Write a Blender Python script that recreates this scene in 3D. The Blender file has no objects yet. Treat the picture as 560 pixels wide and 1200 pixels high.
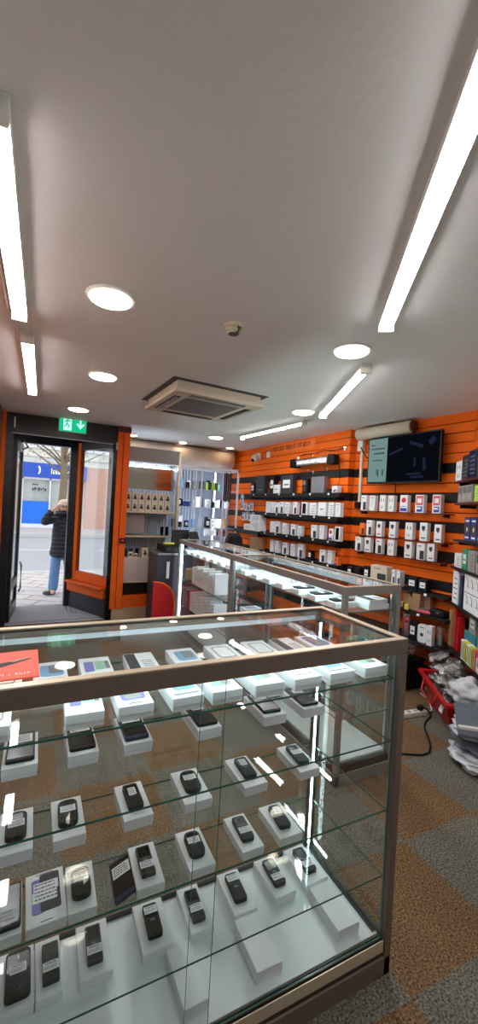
import bpy, bmesh, math, random
from mathutils import Matrix, Vector
random.seed(7)
scn = bpy.context.scene
COL = scn.collection
PI = math.pi
ORD = ['first', 'second', 'third', 'fourth', 'fifth', 'sixth', 'seventh', 'eighth', 'ninth', 'tenth', 'eleventh', 'twelfth', 'thirteenth', 'fourteenth', 'fifteenth', 'sixteenth', 'seventeenth', 'eighteenth', 'nineteenth', 'twentieth']

# ------------------------------------------------------------------ materials
def lin(c):
    return tuple(((x / 255) / 12.92 if x / 255 <= .04045 else ((x / 255 + .055) / 1.055) ** 2.4) for x in c)
M = {}
def mat(name, rgb, rough=.5, metal=0, spec=.5, noise=0, nscale=20, bump=0, bscale=200, coat=0):
    m = bpy.data.materials.new(name); m.use_nodes = True
    nt = m.node_tree; b = nt.nodes['Principled BSDF']
    c = lin(rgb)
    b.inputs['Base Color'].default_value = (*c, 1)
    b.inputs['Roughness'].default_value = rough
    b.inputs['Metallic'].default_value = metal
    b.inputs['Specular IOR Level'].default_value = spec
    if coat: b.inputs['Coat Weight'].default_value = coat
    tc = nt.nodes.new('ShaderNodeTexCoord')
    n = nt.nodes.new('ShaderNodeTexNoise'); n.inputs['Scale'].default_value = nscale
    nt.links.new(tc.outputs['Object'], n.inputs['Vector'])
    mx = nt.nodes.new('ShaderNodeMix'); mx.data_type = 'RGBA'
    k = noise or .04
    mx.inputs['A'].default_value = (*[x * (1 - k) for x in c], 1)
    mx.inputs['B'].default_value = (*[min(1, x * (1 + k)) for x in c], 1)
    nt.links.new(n.outputs['Fac'], mx.inputs['Factor']); nt.links.new(mx.outputs['Result'], b.inputs['Base Color'])
    if bump:
        n2 = nt.nodes.new('ShaderNodeTexNoise'); n2.inputs['Scale'].default_value = bscale
        nt.links.new(tc.outputs['Object'], n2.inputs['Vector'])
        bp = nt.nodes.new('ShaderNodeBump'); bp.inputs['Strength'].default_value = bump; bp.inputs['Distance'].default_value = .01
        nt.links.new(n2.outputs['Fac'], bp.inputs['Height']); nt.links.new(bp.outputs['Normal'], b.inputs['Normal'])
    M[name] = m
    return m
def emit(name, rgb, s):
    m = bpy.data.materials.new(name); m.use_nodes = True
    nt = m.node_tree; nt.nodes.clear()
    o = nt.nodes.new('ShaderNodeOutputMaterial'); e = nt.nodes.new('ShaderNodeEmission')
    e.inputs['Color'].default_value = (*lin(rgb), 1); e.inputs['Strength'].default_value = s
    nt.links.new(e.outputs[0], o.inputs[0]); M[name] = m
def glassy(name, tint, base=.045, grow=.8, rough=0.0):
    """thin clear pane: see-through with a mirror sheen that grows at grazing angles"""
    m = bpy.data.materials.new(name); m.use_nodes = True
    nt = m.node_tree; nt.nodes.clear()
    o = nt.nodes.new('ShaderNodeOutputMaterial')
    t = nt.nodes.new('ShaderNodeBsdfTransparent'); t.inputs['Color'].default_value = (*tint, 1)
    g = nt.nodes.new('ShaderNodeBsdfGlossy'); g.inputs['Roughness'].default_value = rough
    lw = nt.nodes.new('ShaderNodeLayerWeight'); lw.inputs['Blend'].default_value = .5
    p = nt.nodes.new('ShaderNodeMath'); p.operation = 'POWER'; p.inputs[1].default_value = 4.5
    nt.links.new(lw.outputs['Facing'], p.inputs[0])
    a = nt.nodes.new('ShaderNodeMath'); a.operation = 'MULTIPLY_ADD'
    a.inputs[1].default_value = grow; a.inputs[2].default_value = base; a.use_clamp = True
    nt.links.new(p.outputs[0], a.inputs[0])
    mx = nt.nodes.new('ShaderNodeMixShader')
    nt.links.new(a.outputs[0], mx.inputs[0]); nt.links.new(t.outputs[0], mx.inputs[1]); nt.links.new(g.outputs[0], mx.inputs[2])
    nt.links.new(mx.outputs[0], o.inputs[0]); M[name] = m

mat('ceiling', (232, 229, 226), .75, noise=.06, nscale=1.6, bump=.15, bscale=30)
mat('orange', (246, 114, 32), .6, 0, .12, noise=.07, nscale=3)
mat('orange_paint', (236, 100, 28), .55, 0, .2, noise=.05, nscale=4)
mat('groove', (150, 46, 12), .8, 0, .1)
mat('band', (24, 21, 21), .5, 0, .3)
mat('wall_rust', (146, 96, 74), .6, noise=.05, nscale=3)
mat('black_paint', (22, 22, 26), .35)
mat('black_gloss', (8, 8, 10), .2, 0, .35)
mat('black_plastic', (15, 15, 16), .5, 0, .3)
mat('charcoal', (45, 47, 52), .5)
mat('navy', (20, 32, 66), .3)
mat('taupe', (120, 104, 92), .42, metal=.25, noise=.05, nscale=8)
mat('satin_grey', (146, 141, 136), .4, metal=.25, noise=.05, nscale=8)
mat('champagne', (214, 198, 172), .35, metal=.4, noise=.05, nscale=8)
mat('dark_bronze', (74, 62, 54), .4, metal=.4)
mat('silver', (196, 198, 204), .3, metal=.7)
mat('mirror', (176, 166, 152), .1, 1)
mat('chrome', (220, 222, 226), .12, metal=1)
mat('white_frame', (228, 230, 238), .35)
mat('white_card', (238, 240, 242), .55, noise=.03, nscale=30)
mat('white_panel', (226, 232, 232), .4)
mat('white_plastic', (226, 224, 218), .45)
mat('cream', (214, 200, 178), .55)
mat('beige', (206, 190, 172), .6)
mat('skirt', (188, 160, 128), .55, noise=.08, nscale=12)
mat('cardboard', (172, 130, 88), .8, noise=.08, nscale=30)
mat('blind_grey', (150, 140, 138), .6)
mat('pale_pink', (206, 188, 184), .6)
mat('ink', (52, 54, 60), .6)
mat('ink_soft', (120, 124, 132), .6)
mat('red', (196, 24, 28), .4)
mat('red_print', (214, 44, 58), .5)
mat('pink_print', (226, 90, 110), .5)
mat('blue_print', (46, 70, 170), .5)
mat('violet_print', (120, 120, 196), .5)
mat('sky_print', (120, 170, 214), .5)
mat('green_print', (150, 200, 170), .5)
mat('lime', (180, 220, 60), .5)
mat('yellow', (226, 222, 60), .5)
mat('green', (24, 150, 100), .45)
mat('teal', (40, 140, 150), .5)
mat('deep_blue', (30, 44, 130), .45)
mat('grey_card', (150, 146, 142), .6)
mat('grey_metal', (138, 138, 142), .35, metal=.5)
mat('maroon', (84, 28, 26), .5)
mat('leaflet', (240, 70, 16), .45)
mat('dark_red_ink', (150, 30, 8), .6)
mat('sign_orange', (250, 122, 34), .5)
mat('plastic_bag', (214, 216, 222), .25, noise=.1, nscale=18, bump=.5, bscale=25)
mat('grey_bag', (104, 112, 124), .3, noise=.25, nscale=10, bump=.6, bscale=22)
mat('skin', (222, 170, 146), .55)
mat('denim', (104, 142, 186), .8, noise=.15, nscale=14)
mat('coat', (40, 40, 48), .55, noise=.2, nscale=10, bump=.6, bscale=9)
mat('wool', (226, 202, 178), .9, bump=.5, bscale=120)
mat('shoe', (58, 56, 60), .6)
mat('hair', (60, 44, 36), .7)
mat('bark', (128, 112, 90), .9, noise=.3, nscale=14, bump=.6, bscale=40)
mat('leaf', (150, 146, 96), .8, noise=.3, nscale=4)
mat('asphalt', (172, 172, 178), .9, noise=.08, nscale=4)
mat('kerb', (198, 196, 196), .9, noise=.08, nscale=5)
mat('render_wall', (222, 220, 212), .85, noise=.06, nscale=2)
mat('brick_pink', (206, 164, 148), .85, noise=.1, nscale=6)
mat('fascia_blue', (40, 82, 190), .5, noise=.15, nscale=5)
mat('hoarding_blue', (24, 116, 232), .5, noise=.06, nscale=2)
mat('mat_grey', (166, 166, 174), .95, noise=.2, nscale=60, bump=.5, bscale=250)
mat('wall_plain', (176, 177, 174), .7, noise=.05, nscale=3)
mat('wall_dark', (176, 172, 168), .7, noise=.05, nscale=3)
mat('back_white', (176, 190, 212), .6)
mat('desk', (58, 54, 64), .45)
mat('road_line', (235, 235, 235), .8)
emit('tube', (251, 248, 249), 20.5)
emit('disc', (255, 240, 216), 5.0)
emit('spot', (255, 226, 190), 9.0)
emit('led', (204, 244, 246), 30.0)
emit('led_strip', (214, 244, 248), 9.0)
emit('led_dot', (208, 246, 248), 50.0)
emit('led_soft', (226, 240, 255), 9.0)
emit('exit_green', (20, 178, 128), .46)
emit('exit_white', (190, 250, 228), .5)
emit('screen_tv', (14, 16, 24), .25)
emit('screen_panel', (140, 176, 168), .24)
emit('screen_dim', (44, 46, 72), .22)
glassy('glass', (.965, .985, .978), .028, .7)
glassy('glass_clear', (.98, .99, .99), .018, .5)
glassy('window_glass', (.95, .97, .97), .04, .7)
glassy('clear_plastic', (.86, .85, .85), .22, .5, .3)
glassy('acrylic', (.86, .78, .74), .06, .5, .05)
mat('glass_edge', (60, 112, 100), .2, spec=.6)

m = M['coat']; nt = m.node_tree
wv = nt.nodes.new('ShaderNodeTexWave'); wv.bands_direction = 'Z'; wv.inputs['Scale'].default_value = 4.5; wv.inputs['Distortion'].default_value = .6
tc_ = nt.nodes.new('ShaderNodeTexCoord'); nt.links.new(tc_.outputs['Object'], wv.inputs['Vector'])
bp_ = [n for n in nt.nodes if n.bl_idname == 'ShaderNodeBump'][0]; nt.links.new(wv.outputs['Fac'], bp_.inputs['Height']); bp_.inputs['Strength'].default_value = 1; bp_.inputs['Distance'].default_value = .05
# carpet tiles: half-metre squares of brown and grey loop pile
m = bpy.data.materials.new('carpet'); m.use_nodes = True; M['carpet'] = m
nt = m.node_tree; b = nt.nodes['Principled BSDF']; b.inputs['Roughness'].default_value = .95; b.inputs['Specular IOR Level'].default_value = .1
geo = nt.nodes.new('ShaderNodeNewGeometry'); mp = nt.nodes.new('ShaderNodeMapping'); mp.vector_type = 'TEXTURE'
mp.inputs['Location'].default_value = (1.6, .87, -.25); mp.inputs['Scale'].default_value = (.48, .46, 1)
nt.links.new(geo.outputs['Position'], mp.inputs['Vector'])
ck = nt.nodes.new('ShaderNodeTexChecker'); ck.inputs['Scale'].default_value = 1
nt.links.new(mp.outputs[0], ck.inputs['Vector'])
ck.inputs['Color1'].default_value = (*lin((118, 93, 67)), 1); ck.inputs['Color2'].default_value = (*lin((108, 104, 93)), 1)
nz = nt.nodes.new('ShaderNodeTexNoise'); nz.inputs['Scale'].default_value = 130; nz.inputs['Detail'].default_value = 3
nt.links.new(geo.outputs['Position'], nz.inputs['Vector'])
nz2 = nt.nodes.new('ShaderNodeTexNoise'); nz2.inputs['Scale'].default_value = 3.5
nt.links.new(geo.outputs['Position'], nz2.inputs['Vector'])
rp = nt.nodes.new('ShaderNodeMapRange'); rp.inputs['From Min'].default_value = .3; rp.inputs['From Max'].default_value = .7
rp.inputs['To Min'].default_value = .2; rp.inputs['To Max'].default_value = 1.8
nt.links.new(nz.outputs['Fac'], rp.inputs['Value'])
rp2 = nt.nodes.new('ShaderNodeMapRange'); rp2.inputs['To Min'].default_value = .7; rp2.inputs['To Max'].default_value = 1.2
nt.links.new(nz2.outputs['Fac'], rp2.inputs['Value'])
ml = nt.nodes.new('ShaderNodeMath'); ml.operation = 'MULTIPLY'
nt.links.new(rp.outputs[0], ml.inputs[0]); nt.links.new(rp2.outputs[0], ml.inputs[1])
vm = nt.nodes.new('ShaderNodeVectorMath'); vm.operation = 'SCALE'
nt.links.new(ck.outputs['Color'], vm.inputs[0]); nt.links.new(ml.outputs[0], vm.inputs['Scale'])
nt.links.new(vm.outputs[0], b.inputs['Base Color'])
# paving: pale slabs with dark joints, laid on the skew
m = bpy.data.materials.new('paving'); m.use_nodes = True; M['paving'] = m
nt = m.node_tree; b = nt.nodes['Principled BSDF']; b.inputs['Roughness'].default_value = .85
geo = nt.nodes.new('ShaderNodeNewGeometry'); mp = nt.nodes.new('ShaderNodeMapping'); mp.inputs['Rotation'].default_value = (0, 0, .5)
nt.links.new(geo.outputs['Position'], mp.inputs['Vector'])
br = nt.nodes.new('ShaderNodeTexBrick'); br.inputs['Scale'].default_value = 1.0
br.inputs['Brick Width'].default_value = .6; br.inputs['Row Height'].default_value = .3; br.inputs['Mortar Size'].default_value = .012
br.inputs['Color1'].default_value = (*lin((206, 198, 196)), 1); br.inputs['Color2'].default_value = (*lin((194, 186, 186)), 1); br.inputs['Mortar'].default_value = (*lin((120, 108, 108)), 1)
nt.links.new(mp.outputs[0], br.inputs['Vector']); nt.links.new(br.outputs['Color'], b.inputs['Base Color'])

# ------------------------------------------------------------------ mesh building
class MB:
    def __init__(s): s.bm = bmesh.new(); s.mats = []
    def mi(s, m):
        if m not in s.mats: s.mats.append(m)
        return s.mats.index(m)
    def _new(s, n0, m, smooth=False):
        s.bm.faces.ensure_lookup_table(); k = s.mi(m)
        for f in s.bm.faces[n0:]:
            f.material_index = k; f.smooth = smooth
    def box(s, c, d, m, rot=None, bevel=0, seg=2):
        n0 = len(s.bm.faces)
        mt = Matrix.Translation(c) @ (rot.to_4x4() if rot else Matrix.Identity(4)) @ Matrix.Diagonal((*d, 1))
        if bevel:
            t = bmesh.new(); r = bmesh.ops.create_cube(t, size=1, matrix=Matrix.Diagonal((*d, 1)))
            bmesh.ops.bevel(t, geom=t.edges[:], offset=bevel, segments=seg, affect='EDGES', profile=.6)
            me = bpy.data.meshes.new('t'); t.to_mesh(me); t.free()
            me.transform(Matrix.Translation(c) @ (rot.to_4x4() if rot else Matrix.Identity(4)))
            s.bm.from_mesh(me); bpy.data.meshes.remove(me)
        else:
            bmesh.ops.create_cube(s.bm, size=1, matrix=mt)
        s._new(n0, m)
        return s
    def ext(s, x0, x1, y0, y1, z0, z1, m, bevel=0):
        return s.box(((x0 + x1) / 2, (y0 + y1) / 2, (z0 + z1) / 2), (x1 - x0, y1 - y0, z1 - z0), m, bevel=bevel)
    def pane(s, c, d, g='glass', e='glass_edge', rot=None):
        n0 = len(s.bm.faces); s.box(c, d, g, rot)
        ax = min(range(3), key=lambda i: d[i]); nv = Vector([1 if i == ax else 0 for i in range(3)])
        if rot: nv = rot @ nv
        ke = s.mi(e); s.bm.faces.ensure_lookup_table(); s.bm.normal_update()
        for f in s.bm.faces[n0:]:
            if abs(f.normal.dot(nv)) < .5: f.material_index = ke
        return s
    def prism(s, pts, z0, z1, m, mt=None, smooth=False):
        n0 = len(s.bm.faces); mt = mt or Matrix.Identity(4)
        a = [s.bm.verts.new(mt @ Vector((x, y, z0))) for x, y in pts]; b = [s.bm.verts.new(mt @ Vector((x, y, z1))) for x, y in pts]
        s.bm.faces.new(a[::-1]); s.bm.faces.new(b); n = len(pts)
        for i in range(n): s.bm.faces.new((a[i], a[(i + 1) % n], b[(i + 1) % n], b[i]))
        s._new(n0, m, smooth); return s
    def cyl(s, p0, p1, r0, r1=None, seg=16, m='white_plastic', smooth=True):
        r1 = r0 if r1 is None else r1; n0 = len(s.bm.faces)
        p0, p1 = Vector(p0), Vector(p1); d = p1 - p0
        mt = Matrix.Translation((p0 + p1) / 2) @ d.to_track_quat('Z', 'Y').to_matrix().to_4x4()
        bmesh.ops.create_cone(s.bm, cap_ends=True, segments=seg, radius1=r0, radius2=max(r1, 1e-4), depth=d.length, matrix=mt)
        s._new(n0, m, smooth)
        s.bm.faces.ensure_lookup_table()
        for f in s.bm.faces[n0:]:
            if len(f.verts) > 4: f.smooth = False
        return s
    def sphere(s, c, r, m, sc=(1, 1, 1), u=14, v=10):
        n0 = len(s.bm.faces)
        bmesh.ops.create_uvsphere(s.bm, u_segments=u, v_segments=v, radius=r, matrix=Matrix.Translation(c) @ Matrix.Diagonal((*sc, 1)))
        s._new(n0, m, True); return s
    def tube(s, pts, r, m, seg=8):
        n0 = len(s.bm.faces); P = [Vector(p) for p in pts]; rings = []
        for i, p in enumerate(P):
            t = (P[min(i + 1, len(P) - 1)] - P[max(i - 1, 0)]).normalized()
            q = t.to_track_quat('Z', 'Y'); rr = r[i] if isinstance(r, (list, tuple)) else r
            rings.append([s.bm.verts.new(p + q @ Vector((rr * math.cos(a), rr * math.sin(a), 0))) for a in [2 * PI * k / seg for k in range(seg)]])
        for A, B in zip(rings, rings[1:]):
            for k in range(seg): s.bm.faces.new((A[k], A[(k + 1) % seg], B[(k + 1) % seg], B[k]))
        s.bm.faces.new(rings[0][::-1]); s.bm.faces.new(rings[-1]); s._new(n0, m, True); return s
    def poly(s, pts, m):
        n0 = len(s.bm.faces); s.bm.faces.new([s.bm.verts.new(p) for p in pts]); s._new(n0, m); return s
    def mesh(s, name):
        me = bpy.data.meshes.new(name); s.bm.normal_update(); s.bm.to_mesh(me); s.bm.free()
        for x in s.mats: me.materials.append(M[x])
        return me
    def build(s, name, parent=None, loc=None, rz=0):
        return link(name, s.mesh(name), parent, loc, rz)
def link(name, data, parent=None, loc=None, rz=0):
    o = bpy.data.objects.new(name, data); COL.objects.link(o)
    if parent: o.parent = parent
    if loc: o.location = loc
    if rz: o.rotation_euler.z = rz
    return o
def tag(o, label, cat, group=None, kind=None):
    o['label'] = label; o['category'] = cat
    if group: o['group'] = group
    if kind: o['kind'] = kind
    return o
def thing(name, label, cat, loc=(0, 0, 0), rz=0, group=None):
    o = bpy.data.objects.new(name, None); COL.objects.link(o); o.location = loc; o.rotation_euler.z = rz
    o.empty_display_size = .05
    return tag(o, label, cat, group)
def struct(o, label=None):
    o['kind'] = 'structure'
    if label: o['label'] = label
    return o
def copy_tree(o, parent=None):
    c = o.copy(); COL.objects.link(c)
    if parent: c.parent = parent
    for ch in list(o.children): copy_tree(ch, c)
    return c
def rrect(w, l, r, n=4):
    out = []
    for cx, cy, a0 in ((w / 2 - r, l / 2 - r, 0), (-w / 2 + r, l / 2 - r, PI / 2), (-w / 2 + r, -l / 2 + r, PI), (w / 2 - r, -l / 2 + r, 1.5 * PI)):
        for k in range(n + 1):
            a = a0 + PI / 2 * k / n; out.append((cx + r * math.cos(a), cy + r * math.sin(a)))
    return out
def rotz(a): return Matrix.Rotation(a, 3, 'Z')
def rotx(a): return Matrix.Rotation(a, 3, 'X')

# ------------------------------------------------------------------ room shell
CEIL = 2.47
WC = ((3.13, 3.63), -.05)       # right wall, rear stretch
WD = ((3.37, 2.32), -.114)      # right wall, recessed stretch under the television
WE = ((3.37, 2.32), .63)        # near corner wall, runs back towards the camera
def frame(W):
    (x, y), yaw = W
    th = PI / 2 - yaw
    return Vector((x, y, 0)), th, Vector((math.sin(yaw), math.cos(yaw), 0)), Vector((-math.cos(yaw), math.sin(yaw), 0))
def on_wall(W, u, off, z):
    P, th, d, n = frame(W); p = P + d * u + n * off; return (p.x, p.y, z), th
def slatwall(name, W, u0, u1):
    P, th, d, n = frame(W); b = MB()
    b.ext(u0, u1, -.05, -.016, 0, CEIL, 'groove')
    z = CEIL; i = 0
    while z > .01:
        h = min(.09, z); blk = i >= 5 and (i - 5) % 3 == 0
        b.ext(u0, u1, -.018, 0, z - h + .009, z, 'band' if blk else 'orange')
        z -= .09; i += 1
    o = b.build(name, None, P, th); return struct(o)
slatwall('wall_right', WC, 0, 2.95)
slatwall('wall_right_recess', WD, 0, 1.33)
slatwall('wall_right_near', WE, -1.35, 0)
P, th, d, n = frame(WE); b = MB(); b.ext(-2.6, -1.35, -.05, 0, 0, CEIL, 'wall_plain'); struct(b.build('wall_right_behind', None, P, th))
P, th, d, n = frame(WC)
slatwall('wall_right_return', ((3.235, 3.63), -PI / 2), 0, .105)

b = MB(); b.ext(-.6, 4.2, -1.9, 6.62, CEIL, CEIL + .1, 'ceiling'); struct(b.build('ceiling'))
b = MB(); b.ext(-.6, 4.2, -1.9, 5.44, -.1, 0, 'carpet'); b.ext(1.0, 4.2, 5.44, 6.6, -.1, 0, 'carpet'); struct(b.build('floor'))
b = MB()
b.box((0, 4.75, CEIL / 2), (.06, 4.1, CEIL), 'wall_rust'); b.box((0, 1.25, CEIL / 2), (.06, 2.9, CEIL), 'wall_dark')
o = b.build('wall_left'); o.location = (-.43, -1.4, 0); struct(o)
b = MB(); b.ext(-.42, -.362, 5.40, 5.46, 0, CEIL, 'orange_paint'); struct(b.build('wall_front_left'))
b = MB(); b.ext(-.6, 2.4, -1.9, -1.8, 0, CEIL, 'wall_plain'); struct(b.build('wall_rear'))
b = MB(); b.ext(1.84, 1.94, -1.8, .26, 0, CEIL, 'wall_plain'); struct(b.build('wall_side'))
# street side wall behind the glass cabinets
b = MB(); b.ext(1.0, 3.2, 6.5, 6.6, -.1, CEIL, 'back_white'); struct(b.build('wall_front_cabinets'))
b = MB(); b.ext(.93, .99, 5.5, 6.42, -.1, CEIL, 'black_paint'); b.ext(.99, 1.0, 5.5, 6.5, 0, CEIL, 'back_white'); struct(b.build('wall_window_side'))
# fascia over the door recess, lintel at the street line
b = MB(); b.ext(-.362, .875, 5.40, 5.46, 2.24, CEIL, 'black_paint'); b.ext(-.30, .875, 5.392, 5.40, 2.232, 2.242, 'grey_metal')
struct(b.build('wall_front'))
b = MB(); b.ext(-.42, 1.0, 6.33, 6.43, 2.25, CEIL, 'black_paint'); b.ext(-.42, .875, 5.46, 6.33, 2.40, 2.44, 'black_paint'); struct(b.build('wall_street_lintel'))
b = MB(); b.ext(-.36, -.28, 5.40, 5.47, 0, 2.24, 'black_paint'); b.ext(-.285, -.27, 5.395, 5.41, 2.3, 2.42, 'white_plastic'); struct(b.build('trim_1'))
b = MB(); b.ext(.83, .90, 5.39, 5.46, 0, 2.24, 'black_gloss'); b.ext(.862, .892, 5.378, 5.39, 2.17, 2.26, 'white_plastic'); struct(b.build('trim_2'))
b = MB(); b.ext(.385, .47, 6.20, 6.42, -.1, 2.30, 'black_paint'); b.ext(.47, .50, 6.20, 6.42, -.1, 2.3, 'black_paint'); struct(b.build('trim_3'))
# orange pilaster and the low orange wall under the shop window, with a pale plinth
b = MB(); b.ext(.876, .945, 5.37, 5.46, .14, CEIL, 'orange_paint', .006); b.ext(.95, 1.03, 5.36, 5.46, .14, CEIL, 'orange_paint', .006); b.ext(.868, 1.036, 5.355, 5.46, 2.40, CEIL, 'maroon', .004)
struct(b.build('wall_pilaster'))
b = MB(); b.ext(1.03, 1.76, 5.40, 5.46, .14, .30, 'orange_paint'); struct(b.build('wall_window_base'))
b = MB(); b.ext(.905, 1.78, 5.375, 5.40, 0, .142, 'skirt', .004); struct(b.build('baseboard_front'))
# rounded bulkhead over the window display
b = MB()
pts = [(0, 2.14), (.0, 2.45)] + [(-.16 + 0 * k, 0) for k in range(0)]
prof = [(6.45, 2.45), (6.18, 2.45), (6.12, 2.42), (6.09, 2.36), (6.08, 2.29), (6.10, 2.22), (6.15, 2.17), (6.22, 2.15), (6.45, 2.15)]
b.prism([(y, z) for y, z in prof], 1.02, 2.86, 'beige', Matrix(((0, 0, 1, 0), (1, 0, 0, 0), (0, 1, 0, 0), (0, 0, 0, 1))), True)
b.ext(1.02, 2.9, 6.06, 6.085, 2.43, 2.445, 'dark_bronze')
struct(b.build('trim_4'))

# splayed side window of the doorway
sd = Vector((.46, -.87, 0)).normalized(); sang = math.atan2(sd.y, sd.x)
w = struct(bpy.data.objects.new('window_1', None)); COL.objects.link(w); w.location = (.505, 6.20, 0); w.rotation_euler.z = sang
b = MB(); b.ext(0, .07, -.03, .03, .40, 2.3, 'orange_paint'); b.ext(.07, .80, -.03, .03, .40, .52, 'orange_paint'); b.ext(.07, .80, -.03, .03, 2.2, 2.32, 'black_paint'); b.build('window_frame', w)
b = MB(); b.ext(0, .80, -.11, .04, .25, .40, 'orange_paint', .02); b.ext(.0, .80, -.14, .03, .365, .40, 'orange_paint', .012); b.build('window_sill', w)
b = MB(); b.ext(0, .80, -.06, .03, 0, .25, 'charcoal'); b.build('window_plinth', w)
b = MB(); b.pane((.435, 0, 1.36), (.72, .008, 1.70), 'window_glass'); b.build('window_pane', w)
w = struct(bpy.data.objects.new('window_2', None)); COL.objects.link(w)
b = MB(); b.ext(-.36, -.32, 5.46, 5.52, 0, 2.4, 'black_paint'); b.ext(-.36, -.32, 6.26, 6.34, 0, 2.4, 'black_paint'); b.ext(-.36, -.32, 5.52, 6.26, 0, .3, 'black_paint'); b.build('window_frame', w)
b = MB(); b.pane((-.34, 5.89, 1.3), (.008, .74, 2.0), 'window_glass'); b.build('window_pane', w)
# the open door leaf
dr = struct(bpy.data.objects.new('door_1', None)); COL.objects.link(dr); dr.location = (-.265, 5.50, 0); dr.rotation_euler.z = math.atan2(.74, .045)
b = MB(); L = .74
b.ext(0, .09, -.022, .022, .02, 2.2, 'black_paint'); b.ext(L - .07, L, -.022, .022, .02, 2.2, 'black_paint'); b.ext(.09, L - .07, -.022, .022, 2.1, 2.2, 'black_paint'); b.ext(.09, L - .07, -.022, .022, .02, .16, 'black_paint'); b.ext(.09, L - .07, -.022, .022, .36, .46, 'black_paint')
b.build('door_frame', dr)
b = MB(); b.pane((L / 2, 0, 1.28), (L - .16, .008, 1.64), 'window_glass'); b.pane((L / 2, 0, .26), (L - .16, .008, .2), 'window_glass'); b.build('door_glass', dr)
b = MB(); b.tube([(L - .1, -.05, .25), (L - .1, -.07, .3), (L - .1, -.07, .6), (L - .1, -.05, .65)], .012, 'grey_metal'); b.build('door_handle', dr)
b = MB(); b.ext(.05, .30, -.05, -.022, 2.06, 2.12, 'grey_metal'); b.tube([(.3, -.05, 2.1), (.42, -.1, 2.14), (.5, -.05, 2.22)], .01, 'grey_metal'); b.build('door_closer', dr)
b = MB(); b.ext(-.30, .80, 5.52, 6.3, .0, .012, 'mat_grey', .004)
for k in range(4): b.ext(.36 + .05 * k, .375 + .05 * k, 5.7 + .1 * (3 - k), 6.2 - .05 * k, .012, .0135, 'silver')
tag(b.build('entrance_mat'), 'dark grey ribbed entrance mat lying in the doorway recess', 'doormat')
b = MB(); b.ext(-.6, 1.0, 5.44, 6.40, -.1, 0, 'mat_grey'); struct(b.build('floor_threshold'))

# ------------------------------------------------------------------ street
b = MB(); b.ext(-14, 14, 6.40, 9.9, -.3, -.1, 'paving'); b.ext(-14, 14, 9.9, 10.1, -.3, -.1, 'kerb', .01); b.ext(-14, 14, 20.2, 20.4, -.3, -.08, 'kerb', .01); b.ext(-14, 14, 20.4, 24.7, -.3, -.08, 'paving')
struct(b.build('pavement'), 'pale slab pavement along both sides of the street')
b = MB(); b.ext(-14, 14, 10.1, 20.2, -.4, -.2, 'asphalt')
for k in range(9): b.ext(-13 + 3 * k, -11 + 3 * k, 15, 15.1, -.2, -.196, 'road_line')
b.ext(-14, 14, 19.7, 19.8, -.2, -.196, 'charcoal'); struct(b.build('road'), 'grey road outside the shop door')
bl = thing('shop_building', 'pale street building with blue shopfront seen through the open door', 'building', (0, 24.7, 0))
b = MB(); b.ext(-14, 14, 0.02, 1.0, 3.4, 11, 'render_wall'); b.ext(-14, -.80, .02, 1, -.1, 3.4, 'brick_pink'); b.ext(2.4, 14, .02, 1, -.1, 3.4, 'brick_pink'); b.ext(-.8, 2.4, .3, 1, -.1, 3.4, 'render_wall'); b.build('wall', bl)
b = MB(); b.ext(-.82, 2.4, -.15, .1, 2.62, 3.4, 'fascia_blue'); b.build('fascia_board', bl)
b = MB()
rr = random.Random(3)
b.sphere((-.02, -.16, 3.02), .17, 'white_card', (.55, .1, 1.3)); b.sphere((-.08, -.175, 3.02), .14, 'fascia_blue', (.5, .1, 1.2))
x = .58
for w_, h_ in ((.05, .3), (.1, .2), (.09, .2), (.1, .2), (.05, .1), (.09, .2), (.1, .2), (.08, .2)):
    b.ext(x, x + w_, -.17, -.15, 2.86, 2.86 + h_, 'white_card'); x += w_ + .035
b.build('fascia_lettering', bl)
b = MB()
for x in (-.80, .54, 1.9): b.ext(x, x + .07, -.05, .3, -.1, 2.62, 'white_frame')
b.ext(-.8, 1.95, -.05, .3, 2.52, 2.62, 'white_frame'); b.ext(-.8, 1.95, -.06, .3, -.1, .12, 'white_frame'); b.build('window_frame', bl)
b = MB(); b.ext(-.73, .54, .0, .04, .12, 1.34, 'hoarding_blue'); b.ext(.61, 1.9, .0, .04, .12, .5, 'hoarding_blue'); b.build('hoarding_panel', bl)
b = MB(); b.pane((-.1, .1, 1.35), (1.27, .02, 2.4), 'window_glass'); b.pane((1.25, .1, 1.35), (1.29, .02, 2.4), 'window_glass'); b.build('shop_window', bl)
b = MB()
for k in range(7): b.ext(-.3 + .1 * k, -.23 + .1 * k, .08, .085, 1.9 + .05 * (k % 3), 2.05 + .04 * (k % 2), 'ink')
for k in range(3): b.ext(-.3 + .1 * k, -.23 + .1 * k, .08, .085, 2.2, 2.29, 'ink')
b.build('window_lettering', bl)
b = MB(); b.ext(-1.12, -.82, -.12, .05, -.1, 3.42, 'render_wall'); b.build('pilaster', bl)
b = MB()
for z in (4.9, 7.6):
    for x in (-9, -6, -3, -.2, 2.6, 5.4, 8.2): b.ext(x, x + 1.3, -.02, .06, z, z + 1.7, 'ink_soft'); b.ext(x - .1, x + 1.4, -.1, .04, z - .12, z, 'white_frame')
b.ext(-14, 14, -.15, .1, 4.2, 4.4, 'white_frame'); b.ext(-14, 14, -.1, .1, 3.75, 3.9, 'render_wall'); b.build('upper_windows', bl)
tr = thing('street_tree', 'bare street tree with slim trunk beyond the shop door', 'tree', (.62, 12.6, -.2))
b = MB(); b.tube([(0, 0, 0), (-.03, 0, 1), (.02, 0, 2.2), (-.02, 0, 3.2), (.05, 0, 4.4), (0, 0, 5.4)], [.13, .11, .10, .085, .06, .02], 'bark'); b.build('trunk', tr)
rr = random.Random(5); b = MB(); tips = []
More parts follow.
